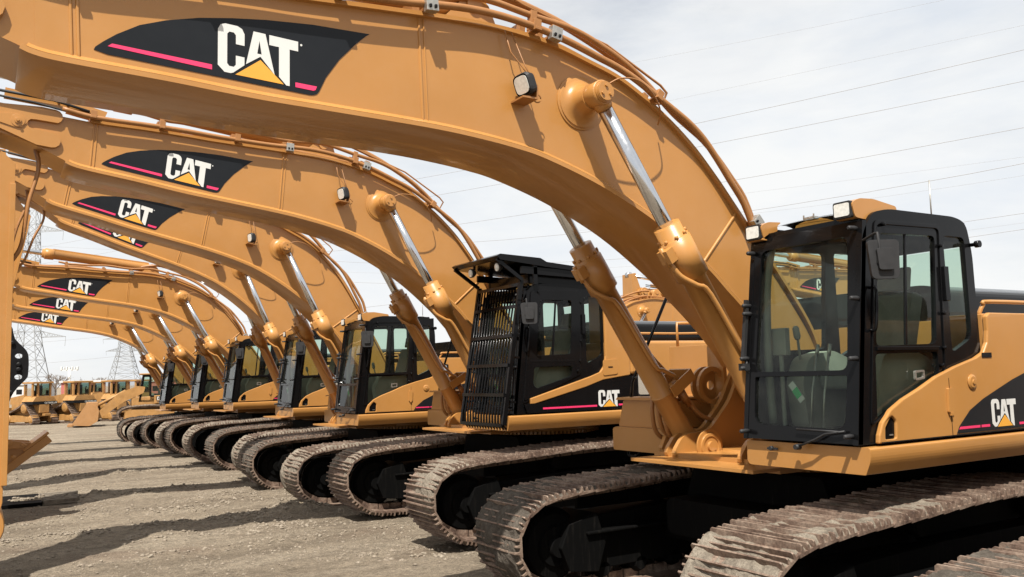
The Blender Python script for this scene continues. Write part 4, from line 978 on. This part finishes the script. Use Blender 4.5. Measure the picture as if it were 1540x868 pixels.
def make_dozer(loc, rz, label):
    r = empty('bulldozer', loc, label, 'bulldozer', 'bulldozers parked in a far row', rz)
    r.scale = (.8, .82, .93)
    for s in (-1, 1):
        tri_track(r, s * .78 - .28, s * .78 + .28)
        f = MB(); f.prism([roundloop([(-1.35, .18), (1.4, .18), (1.45, .45), (.8, .62), (-1.2, .5)], .08)], lambda a, q, t: (t, a, q), s * .78 - .2, s * .78 + .2); fo = f.build('track_frame', M['yellowdoz'], r, bevel=.02)
        for y, z, rr in ((-1.3, .36, .26), (1.28, .38, .28), (-.5, 1.05, .30)):
            w = MB(); w.lathe((s * .78 - .31, y, z), (1, 0, 0), [(0, rr * .5), (.05, rr), (.57, rr), (.62, rr * .5)], 20); w.build('wheel', M['yellowdoz'], fo)
    b = MB(); b.box(-.5, .5, -1.2, 1.6, .5, 1.35); b.prism([roundloop([(.2, 1.30), (1.9, 1.30), (1.9, 1.75), (.2, 1.95)], .06)], lambda a, q, t: (t, a, q), -.42, .42)
    b.build('body', M['yellowdoz'], r, bevel=.02)
    b = MB(); b.prism([[(-1.0, 1.48), (1.0, 1.48), (.74, 1.80), (-.74, 1.80)]], lambda a, q, t: (a, t, q), -1.45, -.15); b.build('fender', M['yellowdoz'], r, bevel=.02)
    b = MB(); b.box(-1.02, 1.02, -1.50, -.3, 1.30, 1.475); b.build('rear_band', M['blackm'], r, bevel=.01)
    text_mesh('CATERPILLAR', .17, r, M['white'], (.45, -1.525, 1.32), (R(90), 0, 0))
    b = MB(); b.box(-.45, .35, -1.5, -1.2, .75, 1.28); b.box(-.2, .3, -1.75, -1.4, .55, .7); b.build('ripper_mount', M['yellowdoz'], r, bevel=.02)
    c = MB()
    for x in (-.72, -.30, .72):
        c.box(x - .07, x + .07, -1.12, -.98, 1.72, 2.68)
    for x in (-.72, .72): c.box(x - .06, x + .06, -.2, -.1, 1.72, 2.62)
    c.box(-.85, .85, -1.28, 0.0, 2.64, 2.76); c.box(-.7, .7, -1.05, -.12, 1.72, 1.85)
    co = c.build('cab', M['yellowdoz'], r, bevel=.02)
    for p in (((-.22, -1.05, 1.86), (.64, -1.05, 1.86), (.64, -1.05, 2.63), (-.22, -1.05, 2.63)), ((-.66, -.97, 1.86), (-.66, -.21, 1.86), (-.66, -.21, 2.63), (-.66, -.97, 2.63)), ((.66, -.97, 1.86), (.66, -.21, 1.86), (.66, -.21, 2.63), (.66, -.97, 2.63)), ((-.6, -.16, 1.86), (.6, -.16, 1.86), (.6, -.16, 2.6), (-.6, -.16, 2.6))):
        g = MB(); i = g.add(p); g.face([i, i + 1, i + 2, i + 3]); g.build('window_pane', M['dozglass'], co)
    s = MB(); s.box(-.28, .28, -.8, -.66, 1.9, 2.5); s.box(-.4, .4, -.5, -.25, 1.85, 2.2); s.build('seat', M['blackm'], co, bevel=.03)
    e = MB(); e.tube([(.3, 1.2, 1.7), (.3, 1.2, 2.25), (.3, 1.1, 2.4)], .045, 8); e.build('exhaust_pipe', M['blackm'], r)
    w = MB(); w.prism([roundloop([(1.95, .1), (2.1, .1), (2.0, .6), (2.1, 1.1), (1.95, 1.1)], .03)], lambda a, q, t: (t, a, q), -1.3, 1.3); w.build('blade', M['yellowdoz'], r)
    return r
for loc, rz, label in (((2.5, 61.0, 0), R(33), 'leftmost yellow bulldozer, beside the vertical stick and under the left pylon'),
                       ((4.7, 61.0, 0), R(33), 'yellow bulldozer second from the left, under the white light mast'),
                       ((6.9, 61.5, 0), R(33), 'yellow bulldozer right behind the tracked loader bucket'),
                       ((8.6, 63.5, 0), R(33), 'yellow bulldozer half hidden behind the loader arm and cab'),
                       ((7.6, 82.0, 0), R(33), 'small yellow bulldozer far behind, between the front bulldozers')):
    make_dozer(loc, rz, label)

# tracked loader with raised-lip bucket
LO = (8.05, 53.5, 0)
lr = empty('track_loader', LO, 'yellow tracked loader with its bucket on the ground, left of the excavator row', 'track loader', rz=R(-6))
b = MB(); lo = roundloop([(-3.9, .12), (-3.0, .05), (-2.6, .30), (-2.55, .9), (-2.75, 1.15), (-3.15, 1.30)], .08)
inner = roundloop([(-3.85, .17), (-3.0, .12), (-2.7, .33), (-2.65, .88), (-2.80, 1.08), (-3.12, 1.22)], .08)
b.prism([lo], XZ, -1.15, 1.15)
for i in range(7): b.box(-3.2, -2.62, -1.1 + i * .36, -1.04 + i * .36, 1.0, 1.32)
for i in range(6): b.box(-4.1, -3.8, -1.1 + i * .43, -1.0 + i * .43, .05, .15)
b.build('bucket', M['paint_worn'], lr, bevel=.01)
for s in (-1, 1):
    b = MB(); b.prism([roundloop([(-2.9, .5), (-2.6, .35), (-1.3, 1.3), (-.3, 1.75), (-.2, 2.1), (-.6, 2.15), (-1.6, 1.75)], .08)], XZ, s * .55 - .06, s * .55 + .06); b.build('lift_arm', M['yellowdoz'], lr, bevel=.01)
    b = MB(); b.tube([(-2.7, s * .3, 1.1), (-1.2, s * .3, 1.9)], .08, 8); b.build('tilt_cylinder', M['yellowdoz'], lr)
    t = make_track(lr, s * .85, 9, .5, [(-1.5, .35), (-1.6, .6), (-1.45, .85), (-1.0, 1.0), (0, 1.05), (1.2, 1.0), (1.6, .85), (1.7, .5), (1.5, .15), (1.2, .06), (-.2, .05), (-1.2, .08)], .16)
    t.location = (RX, RY, 0)
    for ch in t.children: pass
    f = MB(); f.prism([roundloop([(-1.3, .2), (1.3, .2), (1.35, .8), (-1.2, .85)], .1)], XZ, s * .85 - .18, s * .85 + .18); f.build('track_frame', M['yellowdoz'], lr, bevel=.02)
b = MB(); b.box(-.9, 1.9, -.6, .6, .7, 1.55); b.box(.9, 1.95, -.7, .7, 1.55, 2.1); b.build('body', M['yellowdoz'], lr, bevel=.04)
b = MB(); b.mi = 0; b.box(.25, .95, -1.0, -.7, 1.15, 1.6); b.build('side_cover', M['yellowdoz'], lr, bevel=.02)
d = MB(); cat_logo(d, .40, 1.33, .2, XZ, -1.004, -1.012, 0, 1); d.build('logo_decal', [M['white'], M['gold']], lr)
d = MB(); d.box(.36, .78, -1.003, -1.001, 1.31, 1.55); d.build('logo_panel', M['decal'], lr)
c = MB(); cl = [(-.55, 1.25), (-.35, 2.75), (.7, 2.75), (.75, 1.25)]; ch_ = roundloop([(-.42, 1.36), (-.25, 2.66), (.05, 2.66), (.05, 1.36)], .04); ch2 = roundloop([(.12, 1.6), (.12, 2.66), (.62, 2.66), (.66, 1.6)], .04)
for y in (-.6, .56): c.prism([cl, ch_, ch2], XZ, y, y + .04)
c.box(.68, .74, -.55, .55, 1.3, 1.7); c.box(-.35, .7, -.6, .6, 2.72, 2.77)
c.prism([[(-.6, 1.26), (.6, 1.26), (.6, 2.72), (-.6, 2.72)], roundloop([(-.52, 1.36), (.52, 1.36), (.52, 2.62), (-.52, 2.62)], .04)], lambda a, q, t: (-.55 + (q - 1.25) * .133 + t, a, q), 0, .04)
co = c.build('cab', M['black'], lr, bevel=.01)
c = MB(); c.box(-.5, .8, -.66, .66, 2.775, 2.86); c.build('cab_roof', M['yellowdoz'], lr, bevel=.03)
for y in (-.58, .58):
    for lp in (ch_, ch2):
        g = MB(); i = g.add([(a, y, q) for a, q in lp]); g.face(range(i, i + len(lp))); g.build('window_pane', M['glass'], co)
g = MB(); i = g.add([(-.52, -.52, 1.36), (-.52, .52, 1.36), (-.35, .52, 2.62), (-.35, -.52, 2.62)]); g.face([i, i + 1, i + 2, i + 3]); g.build('windscreen', M['glass'], co)
s = MB(); s.box(.1, .6, -.25, .25, 1.5, 1.7); s.box(.5, .6, -.25, .25, 1.7, 2.3); s.build('seat', M['seat'], co, bevel=.03)

# ------------------------------------------------------------------ far background
def ray_pt(u, v, dist):      # world point at given distance along +y for pixel of the 1540 px photo grid (used to site far things)
    q = CAMR @ Vector(((u - 770) / 1299.2, (v - 434) / 1299.2, 1)); return q * (dist / q.y)
def cam_rows(pi, ro, ya):
    cy, sy = math.cos(ya), math.sin(ya); right = Vector((cy, sy, 0)); fwd = Vector((-sy, cy, 0)); up = Vector((0, 0, 1))
    cp, sp = math.cos(pi), math.sin(pi); f2 = cp * fwd + sp * up; u2 = -sp * fwd + cp * up
    cr, sr = math.cos(ro), math.sin(ro); r2 = cr * right + sr * u2; u3 = -sr * right + cr * u2
    return r2, u3, f2
cr_, cu_, cf_ = cam_rows(R(5.69), R(-1.565), R(-31.397))
CAMR = Matrix((( cr_.x, -cu_.x, cf_.x), (cr_.y, -cu_.y, cf_.y), (cr_.z, -cu_.z, cf_.z)))
H = 2.22

def make_pylon(x, y, h, base, rz, label, arms, t=.16, zf=.5, ww=2):
    r = empty('transmission_pylon', (x, y, 0), label, 'pylon', 'lattice pylons of the power line', rz)
    b = MB(); w0 = base / 2; zw = h * zf
    def half(z): return w0 + (ww - w0) * (z / zw) if z < zw else ww * (1 - .35 * (z - zw) / (h - zw))
    levels = [0, .10, .19, .27, .34, .40, .46, .52, .57, .62, .67, .72, .77, .82, .87, .92, 1.0]
    zs = [l * h for l in levels]
    cs = ((-1, -1), (1, -1), (1, 1), (-1, 1))
    for za, zb in zip(zs, zs[1:]):
        a, c = half(za), half(zb)
        for i in range(4):
            (sx, sy), (tx, ty) = cs[i], cs[(i + 1) % 4]
            b.obox((sx * a, sy * a, za), (sx * c, sy * c, zb), t, t)
            b.obox((sx * a, sy * a, za), (tx * c, ty * c, zb), t * .6, t * .6); b.obox((tx * a, ty * a, za), (sx * c, sy * c, zb), t * .6, t * .6)
            b.obox((sx * c, sy * c, zb), (tx * c, ty * c, zb), t * .6, t * .6)
    b.build('tower', M['pylon'], r)
    for z, L in arms:
        a = MB(); hw = half(z * h); zz = z * h; dz = h * .035
        for s in (-1, 1):
            for sy in (-1, 1):
                a.obox((s * hw, sy * hw, zz), (s * L, 0, zz), t * .7, t * .7); a.obox((s * hw, sy * hw, zz + dz), (s * L, 0, zz), t * .7, t * .7)
                n = 5
                for k in range(n):
                    f0, f1 = k / n, (k + .5) / n
                    p = lambda f, up: (s * (hw + (L - hw) * f), sy * hw * (1 - f), zz + (dz * (1 - f) if up else 0))
                    a.obox(p(f0, 0), p(f1, 1), t * .5, t * .5); a.obox(p(f1, 1), p((k + 1) / n, 0), t * .5, t * .5)
            a.obox((s * L, 0, zz), (s * L * .98, 0, zz - h * .05), t * .5, t * .5)
        a.build('cross_arm', M['pylon'], r)
    return r
# nearer pylon behind the far boom tips, farther one behind the row's end
P1 = ray_pt(42, 576, 262); P2 = ray_pt(187, 577, 640); P3 = ray_pt(-300, 576, 230)
make_pylon(P1.x, P1.y, 50, 9.0, R(-25), 'tall steel lattice pylon at the left, behind the far boom tips', ((.31, 9.2), (.75, 10.0), (.88, 8.0)), .17, .31, 2.1)
make_pylon(P2.x, P2.y, 54, 20, R(-20), 'smaller lattice pylon farther off, above the tracked loader', ((.47, 12), (.62, 14), (.8, 12)), .32, .5, 3.6)
# wires hang in one vertical plane through the near pylon
dv = (CAMR @ Vector(((-920 - 770) / 1299.2, (608 - 434) / 1299.2, 1))); dv = Vector((dv.x, dv.y)).normalized()
def on_plane(u, v, shift=0):
    q = CAMR @ Vector(((u - 770) / 1299.2, (v - 434) / 1299.2, 1)); nrm = Vector((-dv.y, dv.x)); c = nrm.dot(Vector((P1.x, P1.y))) * (1 + shift)
    t = c / (nrm.x * q.x + nrm.y * q.y); return q * t
WIRES = [((650, 265), (1060, 183), (1540, 75), 'uppermost bold power line over the cabs', .030, 0), ((650, 295), (1080, 215), (1540, 122), 'second bold power line from the top', .030, 0),
         ((740, 330), (1110, 270), (1540, 192), 'third bold power line from the top', .030, 0), ((700, 365), (1150, 314), (1540, 246), 'fourth bold power line, just above the roof lamps', .030, 0),
         ((540, 395), (1100, 376), (1540, 321), 'fifth bold power line, meeting the rear of the nearest cab', .026, 0), ((540, 425), (1100, 402), (1540, 345), 'sixth bold power line, lowest of the bold ones', .026, 0),
         ((920, 100), (1150, 56), (1540, -26), 'faint thin wire highest in the sky', .013, .1), ((990, 155), (1250, 100), (1540, 38), 'faint thin wire between the two highest lines', .013, .1),
         ((1000, 305), (1300, 268), (1540, 236), 'faint thin wire above the fourth bold line', .013, .1), ((1000, 335), (1300, 300), (1540, 264), 'faint thin wire under the fourth bold line', .013, .1),
         ((540, 410), (1100, 388), (1540, 335), 'thin wire between the fifth and sixth bold lines', .013, .1), ((60, 515), (190, 503), (420, 478), 'thin wire running between the two pylons, upper', .07, 1.2),
         ((60, 547), (250, 528), (420, 508), 'thin wire running between the two pylons, lower', .07, 1.2)]
for a, b_, c_, label, rad, sh in WIRES:
    A, B_, Cc = [on_plane(*p, sh) + Vector((0, 0, H)) for p in (a, b_, c_)]
    sA, sB, sC = [Vector((p.x, p.y)).dot(dv) for p in (A, B_, Cc)]
    def zq(s):
        return A.z * (s - sB) * (s - sC) / ((sA - sB) * (sA - sC)) + B_.z * (s - sA) * (s - sC) / ((sB - sA) * (sB - sC)) + Cc.z * (s - sA) * (s - sB) / ((sC - sA) * (sC - sB))
    s1 = Vector((P1.x, P1.y)).dot(dv) if sh == 0 else sA + 0.35 * (sA - sC); s0 = sC - .35 * abs(sA - sC)
    pts = []
    for k in range(25):
        s = s0 + (s1 - s0) * k / 24; base = Vector((A.x, A.y)) + dv * (s - sA)
        z = zq(s)
        if s > sA: z = A.z + (zq(sA + .5) - A.z) * 2 * (s - sA) 
        pts.append((base.x, base.y, z))
    w = MB(); w.tube(pts, rad, 5); tag(w.build('power_line', M['wire']), label, 'power line', 'overhead power lines')

# light mast
LM = ray_pt(104, 577, 250)
m = empty('light_mast', (LM.x, LM.y, 0), 'white mast carrying a bank of floodlights above the bulldozers', 'light mast', rz=R(-30))
b = MB(); b.tube([(0, 0, 0), (0, 0, 6.6)], .30, 10); b.tube([(0, 0, 0), (0, 0, 3.2)], .36, 10); b.build('pole', M['white'], m)
b = MB(); b.box(-2.2, 2.2, -.12, .12, 6.3, 6.5); b.build('cross_bar', M['white'], m)
for i in range(7):
    b = MB(); b.box(-2.2 + i * .68, -1.85 + i * .68, -.25, .25, 6.5 + .15 * (i % 2), 7.2 + .15 * ((i + 1) % 2)); b.build('floodlight', M['white'], m, bevel=.05)

# bare trees, low buildings
def bare_tree(x, y, h, seed, label):
    rnd = random.Random(seed); r = empty('bare_tree', (x, y, 0), label, 'tree', 'leafless trees on the skyline')
    t = MB(); t.tube([(0, 0, 0), (.1, 0, h * .3), (0, .1, h * .45)], h * .03, 7, r1=h * .018); t.build('trunk', M['bark'], r)
    c = MB()
    def br(p, d, L, rad, lv):
        q = p + d * L; c.tube([p, (p + q) / 2 + Vector((rnd.uniform(-.1, .1), rnd.uniform(-.1, .1), 0)) * L * .5, q], rad, 4, False, rad * .5)
        if lv == 0: return
        for k in range(4 if lv > 1 else 5):
            nd = (d + Vector((rnd.uniform(-.9, .9), rnd.uniform(-.9, .9), rnd.uniform(-.2, .6)))).normalized(); br(p.lerp(q, rnd.uniform(.5, 1)), nd, L * rnd.uniform(.55, .8), rad * .55, lv - 1)
    for k in range(6):
        a = rnd.uniform(0, 6.28); br(Vector((0, 0, h * rnd.uniform(.25, .45))), Vector((math.cos(a) * .8, math.sin(a) * .8, 1)).normalized(), h * .27, h * .014, 3)
    c.build('crown', M['bark'], r)
for u, d, h, sd, lb in ((83, 170, 5.2, 1, 'leafless rounded tree left of the light mast'), (118, 190, 4.0, 2, 'low leafless tree right of the light mast'), (152, 180, 4.6, 3, 'leafless tree behind the third bulldozer'), (66, 185, 3.6, 4, 'low leafless tree behind the leftmost bulldozer')):
    p = ray_pt(u, 577, d); bare_tree(p.x, p.y, h, sd, lb)
def shed(u0, u1, d, h, mat, name, label, cat):
    a, c = ray_pt(u0, 577, d), ray_pt(u1, 577, d * .97); e = empty(name, (a.x, a.y, 0), label, cat); v = Vector((c.x - a.x, c.y - a.y, 0)); L = v.length; e.rotation_euler = (0, 0, math.atan2(v.y, v.x))
    b = MB(); b.box(0, L, 0, 8, 0, h * .92); b.build('wall', mat, e); b = MB(); b.box(-.2, L + .2, -.2, 8.2, h * .92 + .003, h); b.build('roof', M['paleblock'], e)
    for i in range(int(L / 3)):
        b = MB(); b.box(i * 3 + .8, i * 3 + 1.8, -.03, -.004, h * .35, h * .65); b.build('window', M['blackm'], e)
shed(92, 160, 130, 3.0, M['redwall'], 'red_shed', 'low faded red shed behind the bulldozers', 'shed')
shed(-60, 60, 190, 3.0, M['paleblock'], 'pale_shed', 'low pale shed far behind the leftmost bulldozer', 'shed')
shed(168, 330, 170, 3.0, M['redwall'], 'red_shed', 'long red shed behind the tracked loader and excavator tracks', 'shed')

# ------------------------------------------------------------------ sky, sun, camera
w = bpy.data.worlds.new('World'); sc.world = w; w.use_nodes = True; nt = w.node_tree
bgn = nt.nodes['Background']; sky = nt.nodes.new('ShaderNodeTexSky'); sky.sky_type = 'NISHITA'; sky.sun_disc = False
SD = Vector((.85, 1.0, -2.1)).normalized()       # direction the light travels
elev = math.asin(-SD.z); azi = math.atan2(-SD.x, -SD.y)
sky.sun_elevation = elev; sky.sun_rotation = azi; sky.air_density = 1.0; sky.dust_density = 1.5; sky.ozone_density = 1.0
tc = nt.nodes.new('ShaderNodeTexCoord'); mp = nt.nodes.new('ShaderNodeMapping'); mp.inputs['Scale'].default_value = (1, 1, 3.2); mp.inputs['Rotation'].default_value = (R(12), R(-8), R(20))
nt.links.new(tc.outputs['Generated'], mp.inputs['Vector'])
n1 = noise_node(nt, 1.7, 8, .58, vec=mp.outputs['Vector']); n1.inputs['Distortion'].default_value = .4
cov = ramp(nt, n1.outputs['Fac'], [(.28, .55), (.42, .86), (.56, 1.0)])
n2 = noise_node(nt, 3.1, 6, .6, vec=mp.outputs['Vector'])
cl = ramp(nt, n2.outputs['Fac'], [(.32, (8.0, 8.45, 9.0)), (.58, (9.3, 9.4, 9.4))])
nt.links.new(mixc(nt, cov.outputs['Color'], sky.outputs['Color'], cl.outputs['Color']), bgn.inputs['Color'])
bgn.inputs['Strength'].default_value = .0605
sl = bpy.data.lights.new('sun', 'SUN'); sl.energy = 5.0; sl.angle = R(.55); sl.color = (1, .95, .87)
so = bpy.data.objects.new('sun', sl); C.objects.link(so); so.rotation_euler = SD.to_track_quat('-Z', 'Y').to_euler(); so.location = (0, 0, 20)
cam = bpy.data.cameras.new('camera'); co_ = bpy.data.objects.new('camera', cam); C.objects.link(co_); sc.camera = co_
cam.sensor_width = 36; cam.lens = 1299.2 / 1540 * 36; cam.clip_start = .05; cam.clip_end = 9000
co_.matrix_world = Matrix(((cr_.x, cu_.x, -cf_.x, 0), (cr_.y, cu_.y, -cf_.y, 0), (cr_.z, cu_.z, -cf_.z, H), (0, 0, 0, 1)))
vs = sc.view_settings; vs.view_transform = 'Standard'; vs.look = 'None'; vs.exposure = .76; vs.gamma = 1; vs.use_curve_mapping = False
sc.cycles.max_bounces = 7; sc.cycles.diffuse_bounces = 3; sc.cycles.glossy_bounces = 3; sc.cycles.transparent_max_bounces = 16; sc.cycles.use_denoising = True
